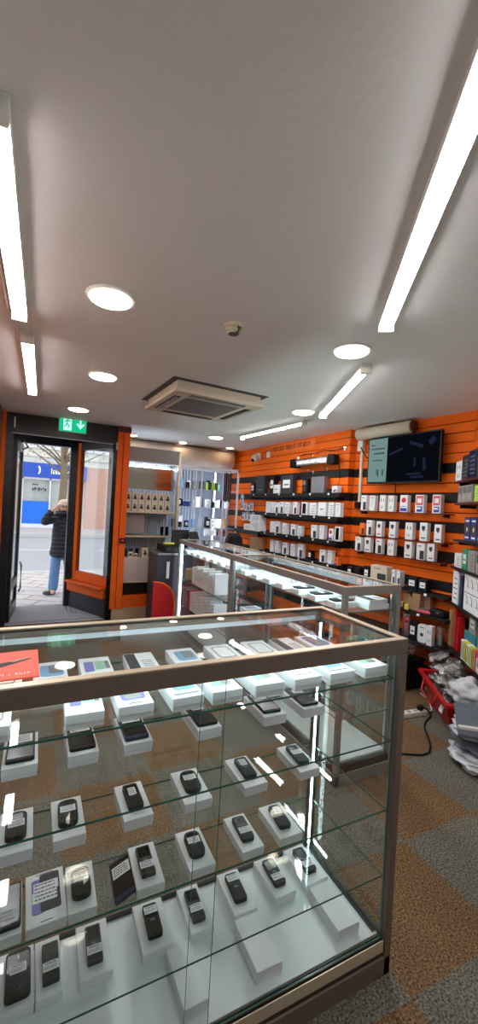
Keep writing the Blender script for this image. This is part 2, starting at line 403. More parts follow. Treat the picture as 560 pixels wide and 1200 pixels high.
for k in range(40):
    z = 2.3 + rr.random() * 2.6; a = rr.random() * 2 * PI; l = .9 + rr.random() * 1.3
    p = Vector((0, 0, z)); pts = [p]
    for j in range(4):
        p = p + Vector((math.cos(a) * l / 4, math.sin(a) * l / 4, l / 4 * (.75 - .1 * j))); a += rr.uniform(-.4, .4); pts.append(p)
        tips.append(p)
    b.tube(pts, [.032, .026, .02, .013, .006], 'bark', 6)
b.build('branches', tr)
b = MB()
for p in tips:
    for j in range(8):
        q = p + Vector((rr.uniform(-.2, .2), rr.uniform(-.2, .2), rr.uniform(-.2, .15)))
        b.box(q, (.028, .034, .003), 'leaf', Matrix.Rotation(rr.random() * 3, 3, 'X') @ rotz(rr.random() * 3))
b.build('leaves', tr)['kind'] = 'stuff'

# ------------------------------------------------------------------ person on the pavement
def skin_mesh(name, verts, edges, parent, material, sub=2, root=0, smooth=True):
    me = bpy.data.meshes.new(name); me.from_pydata([v[:3] for v in verts], edges, [])
    o = link(name, me, parent); me.materials.append(M[material])
    sk = o.modifiers.new('skin', 'SKIN'); sk.use_smooth_shade = True
    me.skin_vertices[0].data[root].use_root = True
    for i, v in enumerate(verts):
        r = v[3]; me.skin_vertices[0].data[i].radius = r if isinstance(r, tuple) else (r, r)
    s = o.modifiers.new('sub', 'SUBSURF'); s.levels = sub; s.render_levels = sub
    return o
pr = thing('person', 'person in dark padded coat, jeans and pale hat, hand raised to brow on pavement', 'person', (.41, 7.5, -.1), 0)
V = [(0, 0, .86, .12), (0, .01, 1.02, .11), (0, 0, 1.2, .125), (0, 0, 1.31, .09), (0, 0, 1.37, .05), (0, -.01, 1.43, .07), (0, -.015, 1.5, .078), (0, -.01, 1.56, .06),
     (-.085, 0, .8, .085), (-.10, -.01, .46, .06), (-.12, 0, .1, .042), (-.13, -.12, .035, .032),
     (.085, .02, .8, .085), (.11, .0, .48, .06), (.16, .28, .26, .042), (.17, .33, .17, .032),
     (-.15, 0, 1.29, .06), (-.32, -.08, 1.2, .045), (-.2, -.17, 1.40, .033), (-.13, -.18, 1.475, .03),
     (.15, 0, 1.29, .06), (.2, .02, 1.05, .045), (.12, -.14, .9, .034), (.08, -.17, .87, .028)]
Eg = [(0, 1), (1, 2), (2, 3), (3, 4), (4, 5), (5, 6), (6, 7), (0, 8), (8, 9), (9, 10), (10, 11), (0, 12), (12, 13), (13, 14), (14, 15), (3, 16), (16, 17), (17, 18), (18, 19), (3, 20), (20, 21), (21, 22), (22, 23)]
for hx, sgn, base in ((19, 1, Vector((-.13, -.18, 1.475))), (23, -1, Vector((.08, -.17, .87)))):
    for k in range(5):
        dx = (.028 if k else .01) + .0 * k; o_ = Vector((.035 * (1 if k else .4), -.012 - .002 * k, .018 * (k - 2) * (1 if k else 1.3)))
        i0 = len(V); p = base + o_; q = p + Vector((.045 * (1 if k else .5) - .004 * abs(k - 2), -.008, .006 * (k - 2)))
        V.append((*p, .010)); V.append((*q, .008)); Eg += [(hx, i0), (i0, i0 + 1)]
skin_mesh('body', V, Eg, pr, 'skin', 2)
skin_mesh('jeans', [(0, 0, .80, .11), (-.088, 0, .70, .085), (-.10, -.01, .46, .083), (-.12, 0, .04, .085), (.088, .02, .70, .085), (.11, 0, .48, .083), (.16, .27, .27, .07)], [(0, 1), (1, 2), (2, 3), (0, 4), (4, 5), (5, 6)], pr, 'denim', 2)
skin_mesh('coat', [(0, 0, .95, (.19, .15)), (0, 0, .74, (.22, .18)), (0, 0, .60, (.22, .18)), (0, 0, 1.12, (.18, .15)), (0, 0, 1.27, (.175, .13)), (0, 0, 1.35, .085), (-.15, 0, 1.29, .085), (-.32, -.08, 1.2, .068), (-.185, -.172, 1.425, .058), (.15, 0, 1.29, .085), (.2, .02, 1.05, .068), (.13, -.13, .92, .05)], [(0, 1), (1, 2), (0, 3), (3, 4), (4, 5), (4, 6), (6, 7), (7, 8), (4, 9), (9, 10), (10, 11)], pr, 'coat', 2)
b = MB(); b.sphere((0, 0, 1.535), .105, 'wool', (1, 1.05, .72)); b.tube([(.1 * math.cos(a), .105 * math.sin(a) - .0, 1.515) for a in [2 * PI * k / 16 for k in range(17)]], .018, 'wool'); b.build('hat', pr)
b = MB(); b.sphere((-.17, -.05, .04), .06, 'shoe', (1.7, 1.1, .66)); b.ext(-.27, -.07, -.1, .0, .0, .015, 'white_card', .005); b.build('shoe', pr)
b = MB(); b.tube([(.10 * math.cos(a), .10 * math.sin(a) + .02, 1.375) for a in [2 * PI * q / 18 for q in range(19)]], .045, 'coat', 10); b.build('hood', pr)
b = MB(); b.sphere((.165, .33, .2), .06, 'shoe', (.8, .9, 1.8)); b.build('shoe', pr)
b = MB()
for s_ in (-1, 1): b.sphere((s_ * .03, -.088, 1.485), .009, 'ink'); b.sphere((s_ * .086, -.005, 1.475), .02, 'skin', (.4, .8, 1.3))
b.sphere((0, -.10, 1.455), .016, 'skin', (.8, 1, 1.3)); b.sphere((0, -.086, 1.418), .02, 'red_print', (1.2, .4, .3)); b.build('face', pr)
b = MB(); b.sphere((0, .025, 1.48), .095, 'hair', (1, .95, 1.15)); b.build('hair', pr)

# ------------------------------------------------------------------ ceiling fittings
def batten(p0, p1, label):
    p0, p1 = Vector((*p0, 0)), Vector((*p1, 0)); d = p1 - p0; L = d.length
    t = thing('strip_light', label, 'strip light', (*((p0 + p1) / 2)[:2], CEIL), math.atan2(d.y, d.x), 'ceiling strip lights')
    b = MB(); b.ext(-L / 2, L / 2, -.036, .036, -.034, -.001, 'white_plastic', .004); b.build('housing', t)
    b = MB(); n = 10; pts = [(.0325 * math.cos(PI + PI * k / n), .010 * math.sin(PI + PI * k / n) - .034) for k in range(n + 1)]
    b.prism(pts, -L / 2 + .03, L / 2 - .03, 'tube', Matrix(((0, 0, 1, 0), (1, 0, 0, 0), (0, 1, 0, 0), (0, 0, 0, 1))), True); b.build('diffuser', t)
    for s in (-1, 1):
        b = MB(); b.box((s * (L / 2 - .015), 0, -.036), (.03, .074, .064), 'white_plastic', bevel=.008); b.build('end_cap', t)
    return t
batten((1.50, 1.53), (.645, .36), 'long strip light on ceiling nearest the camera at upper right')
batten((1.824, 2.001), (2.398, 3.195), 'strip light on ceiling slanting down towards the television')
batten((2.464, 3.566), (2.349, 4.835), 'strip light on ceiling nearest the orange lettered banner')
batten((-.142, 1.16), (-.128, 2.44), 'strip light at ceiling edge above the left end of near counter')
batten((-.101, 2.72), (-.087, 4.10), 'short looking strip light at left ceiling edge nearest the doorway')
batten((.35, -1.2), (1.5, -.9), 'added unseen strip light on the ceiling behind the camera')  # out of view, added to brighten the room with neutral light
b = MB(); b.tube([(-.19, 1.3, 2.46), (-.186, 1.9, 2.46), (-.18, 2.4, 2.458), (-.152, 2.62, 2.458), (-.148, 2.95, 2.46)], .008, 'white_plastic')
tag(b.build('light_cable'), 'pale cable run beside the strip lights at left ceiling edge', 'cable')
def disc(x, y, label, r=.10):
    t = thing('disc_light', label, 'ceiling light', (x, y, CEIL), 0, 'round ceiling lights')
    b = MB(); b.cyl((0, 0, -.012), (0, 0, -.0005), r + .012, r + .012, 40, 'white_plastic'); b.build('trim_ring', t)
    b = MB(); b.cyl((0, 0, -.018), (0, 0, -.012), r - .006, r - .002, 40, 'disc'); b.build('diffuser', t)
disc(.265, 2.04, 'largest looking round ceiling light, left of smoke detector')
disc(.406, 3.322, 'round ceiling light left of the air conditioner cassette')
disc(.341, 4.681, 'round ceiling light just above the green exit sign')
disc(1.609, 1.899, 'round ceiling light right of smoke detector between two strip lights')
disc(2.234, 3.285, 'round ceiling light beside the strip light by the lettered banner')
disc(2.14, 5.2, 'round ceiling light behind the air conditioner cassette', .095)
def spot(x, y, z, label):
    t = thing('downlight', label, 'ceiling light', (x, y, z), 0, 'small downlights by the shop window')
    b = MB(); b.cyl((0, 0, -.01), (0, 0, 0), .07, .075, 24, 'white_plastic'); b.build('trim_ring', t)
    b = MB(); b.cyl((0, 0, -.016), (0, 0, -.01), .05, .055, 24, 'spot'); b.build('lamp', t)
spot(1.93, 5.98, CEIL, 'small downlight over the white glass cabinets, left of its twin')
spot(2.70, 5.95, CEIL, 'small downlight near the rear orange wall over the glass cabinets')
spot(1.16, 5.9, CEIL, 'small downlight beside the orange pilaster above the grey blind')
t = thing('smoke_detector', 'white round smoke detector in the middle of the ceiling', 'smoke detector', (.885, 1.988, CEIL))
b = MB(); b.cyl((0, 0, -.018), (0, 0, 0), .05, .052, 24, 'cream'); b.build('base', t)
b = MB(); b.cyl((0, 0, -.048), (0, 0, -.018), .028, .044, 24, 'cream')
for k in range(8): a = k * PI / 4; b.box((.037 * math.cos(a), .037 * math.sin(a), -.034), (.006, .012, .016), 'charcoal', rotz(a))
b.build('sensor_head', t)
# air conditioner cassette
t = thing('air_conditioner', 'white square ceiling air conditioner cassette with dark gap above it', 'air conditioner', (1.27, 3.45, CEIL), .06)
W2 = .40
b = MB()
for x0, x1, y0, y1 in ((-W2, W2, -W2, -.25), (-W2, W2, .25, W2), (-W2, -.25, -.25, .25), (.25, W2, -.25, .25)): b.ext(x0, x1, y0, y1, -.095, -.065, 'cream', .006)
b.build('panel', t)
b = MB(); b.ext(-.375, .375, -.375, .375, -.066, -.001, 'cream'); b.build('housing', t)
b = MB(); b.ext(-.425, .425, -.425, .425, -.004, -.0005, 'charcoal'); b.build('ceiling_cutout', t)
b = MB(); b.ext(-.25, .25, -.25, .25, -.088, -.075, 'grey_metal')
for k in range(24): b.ext(-.245, .245, -.24 + .0205 * k, -.232 + .0205 * k, -.092, -.088, 'grey_card')
b.build('intake_grille', t)
for k in range(4):
    b = MB(); R = rotz(k * PI / 2); b.box(R @ Vector((0, .325, -.0955)), (.50, .055, .004), 'band', R); b.box(R @ Vector((0, .33, -.099)), (.49, .03, .004), 'blind_grey', R @ rotx(.4)); b.build('louvre', t)

# ------------------------------------------------------------------ glass counters
def counter(name, label, x0, x1, y0, y1, top, shelves, fm, lit_top, front, base_h, led=True, doors=False):
    t = thing(name, label, 'display case', ((x0 + x1) / 2, (y0 + y1) / 2, 0), 0)
    cx, cy = (x0 + x1) / 2, (y0 + y1) / 2; X, Y = (x1 - x0) / 2, (y1 - y0) / 2; p = .028; rh = .047
    for sx in (-1, 1):
        for sy in (-1, 1):
            b = MB(); b.box((sx * (X - p / 2), sy * (Y - p / 2), (top - rh) / 2), (p, p, top - rh), fm, bevel=.002); b.build('post', t)
    for sy in (-1, 1):
        b = MB(); b.box((0, sy * (Y - p / 2), top - rh / 2), (2 * X, p, rh), fm, bevel=.002); b.box((0, sy * (Y - p / 2), top + .0005), (2 * X - .004, p - .006, .002), lit_top); b.build('top_rail', t)  # paler cap puts the overhead light into the rail top's colour
    for sx in (-1, 1):
        b = MB(); b.box((sx * (X - p / 2), 0, top - rh / 2), (p, 2 * Y - 2 * p, rh), fm, bevel=.002); b.box((sx * (X - p / 2), 0, top + .0005), (p - .006, 2 * Y - 2 * p, .002), lit_top); b.build('top_rail', t)
    b = MB(); b.pane((0, 0, top - .006), (2 * X - 2 * p, 2 * Y - 2 * p, .006), 'glass'); b.build('glass_top', t)
    b = MB(); b.ext(-X, X, -Y, Y, .0, base_h * .55, fm, .003); b.ext(-X + .006, X - .006, -Y + .006, Y - .006, base_h * .55, base_h - .012, 'dark_bronze'); b.build('base', t)
    b = MB(); b.ext(-X + .03, X - .03, -Y + .034, Y - .03, base_h - .012, base_h, 'white_panel'); b.build('base_board', t)
    for i, z in enumerate(shelves):
        b = MB(); b.pane((0, .004, z - .003), (2 * X - .05, 2 * Y - .05, .006), 'glass'); b.build('glass_shelf', t)
    sides = {'front': ((0, -Y + .01, 0), 0), 'back': ((0, Y - .01, 0), 0), 'left': ((-X + .01, 0, 0), 1), 'right': ((X - .01, 0, 0), 1)}
    h0, h1 = base_h, top - rh
    for k, (c, ax) in sides.items():
        if k == 'front' and doors:
            continue
        b = MB(); dd = (2 * X - .06, .005, h1 - h0) if ax == 0 else (.005, 2 * Y - .06, h1 - h0); b.pane((c[0], c[1], (h0 + h1) / 2), dd, 'glass_clear'); b.build('glass_panel', t)
    if doors:
        for a0, a1, yy in ((-X + .03, .464 - cx, -Y + .012), (.40 - cx, X - .03, -Y + .020)):
            b = MB(); b.pane(((a0 + a1) / 2, yy, (h0 + h1) / 2), (a1 - a0, .005, h1 - h0), 'glass_clear'); b.build('sliding_door', t)
        b = MB()
        for yy in (-Y + .006, -Y + .016, -Y + .026): b.ext(-X + .03, X - .03, yy - .0015, yy + .0015, base_h - .035, base_h + .002, 'champagne' if yy < -Y + .01 else 'dark_bronze')
        b.build('door_track', t)
        b = MB()
        for yy in (Y - .034, Y - .04): b.ext(-X + .03, X - .03, yy - .0012, yy + .0012, base_h, base_h + .012, 'charcoal')
        for xx in (X - .034, X - .042): b.ext(xx - .0012, xx + .0012, -Y + .04, Y - .03, base_h, base_h + .012, 'charcoal')
        b.build('base_trim', t)
    return t, cx, cy, X, Y
SH = (.971, .760, .530, .310)
NT, ncx, ncy, NX, NY = counter('display_counter', 'near glass phone counter with bronze frame filling the foreground', -.375, 1.113, .953, 1.410, 1.105, SH, 'taupe', 'champagne', 1, .112, doors=True)
b = MB(); b.ext(NX - .042, NX - .030, NY - .045, NY - .038, .13, 1.05, 'silver'); b.ext(NX - .042, NX - .034, NY - .047, NY - .0452, .13, 1.05, 'led_strip'); b.build('led_strip', NT)
b = MB(); b.ext(-NX + .04, NX - .06, -NY + .030, -NY + .036, 1.064, 1.078, 'silver')
for k in range(52): b.ext(-NX + .06 + k * .026, -NX + .069 + k * .026, -NY + .036, -NY + .0375, 1.066, 1.076, 'led_dot')
b.build('led_strip', NT)
b = MB(); b.ext(-NX + .04, NX - .06, NY - .034, NY - .030, 1.062, 1.078, 'white_frame'); b.build('lit_rail_strip', NT)  # white strip paints in the LED light on the back rail's inner face
# the two counters of the middle row
MS = (.958, .66, .36)
ct1 = counter('display_counter', 'middle glass counter nearer the camera, under the television side', 1.53, 1.955, 1.745, 3.205, 1.105, MS, 'satin_grey', 'champagne', 0, .12)
ct2 = counter('display_counter', 'middle glass counter farther back, beside the dark till desk', 1.53, 1.955, 3.215, 4.69, 1.105, MS, 'satin_grey', 'champagne', 0, .12)
for tt, cx, cy, X, Y in (ct1, ct2):
    for sx, sy in ((-1, 1), (-1, -1)) if tt is ct2[0] else ():
        b = MB(); b.box((sx * (X - .036), sy * (Y - .036), .585), (.012, .012, .92), 'led_soft'); b.build('led_strip', tt)
    for sx, sy in ((1, 1), (1, -1)):
        b = MB(); b.box((sx * (X - .036), sy * (Y - .036), .585), (.012, .012, .92), 'silver'); b.build('led_channel', tt)
    b = MB(); b.ext(X - .034, X - .029, -Y + .05, Y - .05, 1.045, 1.095, 'white_frame'); b.build('lit_rail_strip', tt)  # added white strip stands for the LED-lit inner face of the rail
    b = MB(); b.ext(-X + .03, -X + .04, -Y + .06, Y - .06, 1.056, 1.062, 'led'); b.build('led_strip', tt)

# ------------------------------------------------------------------ phones and their boxes
def label_mesh(w, l, seed, bar=True):
    r = random.Random(seed); b = MB(); b.ext(-w / 2, w / 2, -l / 2, l / 2, 0, .0004, 'white_card')
    y = l / 2 - .18 * l
    if bar:
        x = -w * .36
        while x < w * .34:
            k = r.uniform(.0006, .0017); b.ext(x, x + k, y - .12 * l, y + .08 * l, .0004, .0005, 'ink'); x += k + r.uniform(.0007, .0016)
        y -= .34 * l
    while y > -l / 2 + .08 * l:
        x = -w * .42; h = .035 * l if bar else .045 * l
        while x < w * .3:
            k = r.uniform(.05, .16) * w; b.ext(x, min(x + k, w * .42), y - h, y + h, .0004, .0005, 'ink'); x += k + .03 * w
        y -= .2 * l
    return b.mesh('price_label')
LAB = [label_mesh(.042, .026, k) for k in range(4)]
LABT = [label_mesh(.056, .042, 10 + k, False) for k in range(3)]
LABV = [label_mesh(.024, .034, 20 + k, False) for k in range(2)]
def box_meshes(w, l, h):
    b = MB(); b.box((0, 0, h * .2), (w - .002, l - .002, h * .4), 'white_card', bevel=.001, seg=1); base = b.mesh('phone_box')
    b = MB(); b.box((0, 0, h * .68), (w, l, h * .64), 'white_card', bevel=.0012, seg=1); lid = b.mesh('lid')
    return base, lid
BOX = {}
def cover_mesh(kind, w, l, h):
    b = MB(); z = h + .0003; e = .0004
    def pat(x0, x1, y0, y1, m, k=0): b.ext(x0 * w, x1 * w, y0 * l, y1 * l, z - .0002 + k * .0002, z + e + k * .0002, m)
    def rpat(cx, cy, sx, sy, m, k=0, r=.2): b.prism(rrect(sx * w, sy * l, r * sx * w), z - .0002 + k * .0002, z + e + k * .0002, m, Matrix.Translation((cx * w, cy * l, 0)))
    if kind == 'violet': rpat(-.22, .02, .3, .5, 'violet_print'); rpat(.12, .05, .3, .44, 'green_print', 1); rpat(.36, .04, .14, .4, 'ink_soft', 1)
    if kind == 'grey': rpat(0, .0, .66, .7, 'grey_card'); rpat(0, .0, .56, .6, 'white_card', 1)
    if kind == 'sky': rpat(.05, .05, .7, .55, 'sky_print'); rpat(.15, .1, .4, .4, 'ink_soft', 1); pat(-.4, .4, -.40, -.34, 'ink_soft')
    if kind == 'pale': rpat(-.05, .06, .55, .7, 'green_print'); rpat(.16, .06, .3, .66, 'grey_card', 1)
    if kind == 'lilac': rpat(0, .04, .7, .7, 'violet_print'); rpat(0, .04, .5, .6, 'grey_card', 1); pat(-.2, .2, -.44, -.4, 'ink_soft')
    if kind == 'half': pat(-.48, -.12, -.46, .46, 'ink'); pat(-.05, .42, -.36, .1, 'white_card', 1); [pat(-.0, .36, -.3 + .1 * k, -.26 + .1 * k, 'ink_soft', 2) for k in range(4)]
    if kind == 'twin':
        rpat(-.2, .03, .3, .66, 'violet_print', 0, .25); rpat(.12, .08, .52, .72, 'ink', 1, .12); pat(-.24, .24, .45, .465, 'ink_soft'); pat(-.15, .15, -.45, -.435, 'ink_soft')
        pat(-.3, .34, .1, .28, 'white_card', 2); pat(-.34, .30, -.1, .1, 'white_card', 2)
        r = random.Random(5)
        for row in range(5):
            x = -.27
            while x < .25: k = r.uniform(.03, .09); pat(x, x + k, -.05 + .07 * row, -.027 + .07 * row, 'ink', 3); x += k + .025
    return b.mesh('cover_print')
COV = {}
def phone_box(x, y, z, w, l, h, label, cover=None, rz=0, group=None):
    k = (round(w, 3), round(l, 3), round(h, 3))
    if k not in BOX: BOX[k] = box_meshes(*k)
    o = link('phone_box', BOX[k][0], None, (x, y, z), rz); tag(o, label, 'phone box', group)
    ld = link('lid', BOX[k][1], o)
    if cover:
        c = (cover, *k)
        if c not in COV: COV[c] = cover_mesh(cover, *k)
        link('cover_print', COV[c], ld)
    return o
def phone_meshes():
    P = {}
    def ph(key, w, l, t, r, m, scr, keys=False, ring=False, bez=.003):
        b = MB(); b.prism(rrect(w, l, r, 5), 0.0008, t - .0012, m, None); b.prism(rrect(w - .003, l - .003, r - .0012, 5), 0, t, m); body = b.mesh('phone')
        b = MB(); b.prism(rrect(scr[0], scr[1], min(.004, r)), t - .0002, t + .0004, 'black_gloss', Matrix.Translation((0, scr[2], 0))); screen = b.mesh('screen')
        kp = None
        if keys:
            b = MB()
            for i in range(4):
                for j in range(3): b.box(((j - 1) * w * .27, -l * .12 - i * l * .085, t + .0004), (w * .22, l * .06, .0009), 'band', bevel=.0004, seg=1)
            b.box((0, -l * .03, t + .0004), (w * .3, l * .07, .0014), 'ink_soft', bevel=.0005, seg=1); kp = b.mesh('keypad')
        if ring:
            b = MB(); b.tube([(w * .12 * math.cos(a), -l * .28 + w * .12 * math.sin(a), t + .0003) for a in [2 * PI * q / 18 for q in range(19)]], .0009, 'ink_soft', 6); b.box((0, l * .33, t + .0003), (.003, .012, .0006), 'white_plastic'); kp = b.mesh('camera_ring')
        P[key] = (body, screen, kp, w, l, t)
    ph('smart', .070, .142, .009, .008, 'black_plastic', (.062, .124, .002))
    ph('navy', .071, .146, .009, .009, 'navy', (.062, .118, .004))
    ph('big', .064, .135, .011, .012, 'black_plastic', (.056, .05, .03), False, True)
    ph('candy', .046, .108, .015, .008, 'black_plastic', (.036, .038, .026), True)
    ph('round', .054, .102, .016, .02, 'black_plastic', (.036, .034, .024), True)
    ph('slim', .044, .112, .013, .005, 'charcoal', (.036, .04, .03), True)
    return P
PH = phone_meshes()
def phone(kind, x, y, z, label, rz=0, lab=('b', 0, 0), rot=None, group=None):
    body, scr, kp, w, l, t = PH[kind]
    o = link('phone', body, None, (x, y, z + .0003), rz); tag(o, label, 'mobile phone', group)
    if rot: o.rotation_euler = rot
    link('screen', scr, o)
    if kp: link('camera_ring' if kind == 'big' else 'keypad', kp, o)
    k, dy, v = lab
    if k:
        d = {'b': LAB, 't': LABT, 'v': LABV}[k]; q = link('price_label', d[v % len(d)], o, (0, dy * l, t + .0012)); q['label'] = 'white price label with dark print'
    return o
SHELFN = {'b': 'front row on top shelf', 'r': 'back row on top shelf', 's': 'second shelf', 't': 'third shelf', 'u': 'lowest shelf', 'v': 'white base back row', 'w': 'white base front row'}
KIND = {'smart': 'black touchscreen phone', 'navy': 'navy blue phone', 'big': 'large black phone', 'candy': 'black keypad phone', 'round': 'black round cornered keypad phone', 'slim': 'dark grey slim keypad phone'}
rows = {
 'b': (.9713, 1.0, .036, [(-.075, .086, 'grey', None), (.124, .086, 'violet', None), (.241, .086, 'lilac', None), (.375, .086, 'sky', None), (.487, .090, 'pale', None), (.622, .096, 'pale', None), (.755, .098, 'grey', None), (.885, .098, 'sky', None), (1.03, .098, 'pale', None)]),
 'r': (.9713, 1.205, .034, [(-.06, .088, 'grey', None), (.055, .088, 'sky', None), (.18, .090, 'violet', None), (.316, .092, 'half', None), (.459, .092, 'sky', None), (.60, .094, 'grey', None), (.745, .094, 'grey', None), (.868, .09, 'half', None), (.992, .1, 'lilac', None)]),
 's': (.7603, 1.2, .034, [(-.01, .086, None, ('smart', 't', .24, 0, .01)), (.147, .082, None, ('smart', 't', .26, 1, .0)), (.30, .086, None, ('navy', 't', .26, 2, .0)), (.528, .084, None, ('smart', 'b', .24, 0, .0)), (.775, .09, None, ('smart', 'b', .22, 1, .06)), (.938, .092, None, ('smart', 'b', .2, 2, .08))]),
 't': (.5303, 1.205, .032, [(-.012, .086, None, ('round', 'b', 0, 0, .0)), (.123, .086, None, ('round', 'b', .08, 1, .05)), (.314, .088, None, ('candy', 'v', .14, 0, .0)), (.507, .094, None, ('round', 'b', .12, 2, .06)), (.715, .09, None, ('candy', 'v', .2, 1, .1)), (.94, .088, None, ('candy', 'b', .05, 3, .12))]),
 'u': (.3103, 1.205, .030, [(-.03, .086, None, ('smart', 'b', -.22, 2, .0)), (.074, .104, 'twin', None), (.170, .078, None, ('round', 'b', .12, 0, .0)), (.366, .086, None, ('slim', 'b', -.18, 1, .0)), (.534, .09, None, ('round', 'b', .1, 3, .08)), (.719, .084, None, ('candy', 'b', -.14, 2, .08)), (.874, .096, None, ('candy', 'v', .2, 0, .14))]),
 'v': (.1123, 1.195, .030, [(.006, .094, None, ('big', 'b', .08, 0, .0)), (.090, .068, None, ('slim', 'b', -.14, 1, .0)), (.216, .092, None, ('slim', 'b', -.2, 2, .03)), (.397, .098, None, ('candy', 'b', .28, 0, .05)), (.541, .076, None, ('slim', 'b', -.14, 3, .08)), (.698, .084, None, ('candy', 'b', .3, 1, .06)), (.856, .086, None, ('candy', 'b', -.24, 2, .06)), (.994, .094, None, ('candy', 'b', -.22, 3, .1))]),
 'w': (.1123, 1.01, .040, [(.45, .074, None, None), (.683, .088, None, None), (.983, .088, None, None)]),
}
for key, (z, yf, h, L) in rows.items():
    rr = random.Random(key)
    for i, (x, w, cov, ph) in enumerate(L):
        l = .152 if key in 'br' else .165
        if key == 'u' and i == 1: l = .176
        g = 'white phone boxes in the near glass counter'
        what = 'white phone box' if not cov else 'white box with printed phone lid'
        if cov == 'twin': what = 'large white box printed with two phones'
        if key == 'w': what = 'plain white block'
        rz = rr.uniform(-.025, .025)
        phone_box(x, yf + l / 2, z, w, l, h, f'{what}, {ORD[i]} from left, {SHELFN[key]}, near counter', cov, rz, g)
        if ph:
            k, lt, dy, v, a = ph
            phone(k, x + (.006 if key in 'uv' and i < 2 else 0), yf + l / 2 + (.004 if w > .08 else 0), z + h, f'{KIND[k]}, {ORD[i]} box from left, {SHELFN[key]}, near counter', -a * .5 + rz, (lt, dy, v), None, 'phones on show in the near glass counter')
phone('navy', .298, 1.292, .314, 'navy blue phone with big white label leaning on a box, lowest shelf', 0, ('t', .17, 1), (0.0, -.42, -.03), 'phones on show in the near glass counter')

# orange anti slip leaflet on the near counter top
t = thing('leaflet', 'orange anti slip leaflet lying on left end of near counter top', 'leaflet', (-.045, 1.082, 1.1062), .02)
b = MB(); b.ext(-.065, .065, -.088, .09, 0, .003, 'leaflet', .001); b.build('card', t)
def text(body, size, m, parent, loc, rot=(0, 0, 0), name='lettering', ext=.0004, sx=1, align='CENTER'):
    cu = bpy.data.curves.new(name, 'FONT'); cu.body = body; cu.size = size; cu.extrude = ext; cu.align_x = align; cu.space_character = 1.15
    o = bpy.data.objects.new(name, cu); COL.objects.link(o); o.parent = parent; o.location = loc; o.rotation_euler = rot; o.scale = (sx, 1, 1)
    cu.materials.append(M[m]); bpy.context.view_layer.update()
    me = bpy.data.meshes.new_from_object(o.evaluated_get(bpy.context.evaluated_depsgraph_get())); bpy.data.objects.remove(o)
    q = link(name, me, parent, loc); q.rotation_euler = rot; q.scale = (sx, 1, 1); return q
text('ANTI - SLIP', .0135, 'white_card', t, (.0, -.066, .0034), sx=1.25)
b = MB()
b.prism([(-.062, -.012), (-.03, .012), (.004, .018), (.04, .034), (.05, .028), (.01, .002), (-.03, -.02), (-.062, -.036)], .003, .0036, 'black_plastic')
b.prism([(.004, .018), (.04, .034), (.046, .03), (.012, .012)], .0036, .0039, 'grey_card'); b.build('shoe_print', t)

# middle row contents
for c, (tt, cx, cy, X, Y), nm in (('near', ct1, 'near middle counter'), ('far', ct2, 'far middle counter')):
    covs = ['grey', 'sky', 'pale', 'lilac', 'violet', 'grey', 'sky']
    for col, xx in enumerate((1.637, 1.838)):
        for i in range(7):
            yy = (1.90 if c == 'near' else 3.36) + i * .19 + (.02 if col else 0)
            if col == 1 and i == 0 and c == 'near': continue
            side = 'left' if col == 0 else 'right'
            has = c == 'near' and ((col == 0 and i < 3) or (col == 1 and i in (1, 3)))
            phone_box(xx, yy, .9585, .094, .15, .036, f'white phone box, {ORD[i]} from camera end, {side} row, top shelf, {nm}', None if has else covs[(i + col * 3) % 7], PI / 2 + random.uniform(-.06, .06), 'phone boxes in the middle counters')
            if has: phone('smart', xx, yy, .9945, f'black phone on {ORD[i]} box from camera end, {side} row, {nm}', PI / 2 + .03, ('b', 0, i), None, 'phones in the middle counters')
phone_box(1.82, 1.84, .9585, .16, .12, .032, 'wide white box at camera end of near middle counter, lower of two', None, 0)
phone_box(1.815, 1.838, .9907, .15, .115, .026, 'wide white box at camera end of near middle counter, upper of two', 'half', .05)
for i, (x, y) in enumerate(((1.62, 2.98), (1.62, 2.82), (1.64, 2.62))):
    phone_box(x, y, .6605, .1, .155, .034, f'white phone box, {ORD[i]} from back on second shelf, near middle counter', 'lilac', PI / 2 + .05, 'phone boxes in the middle counters')
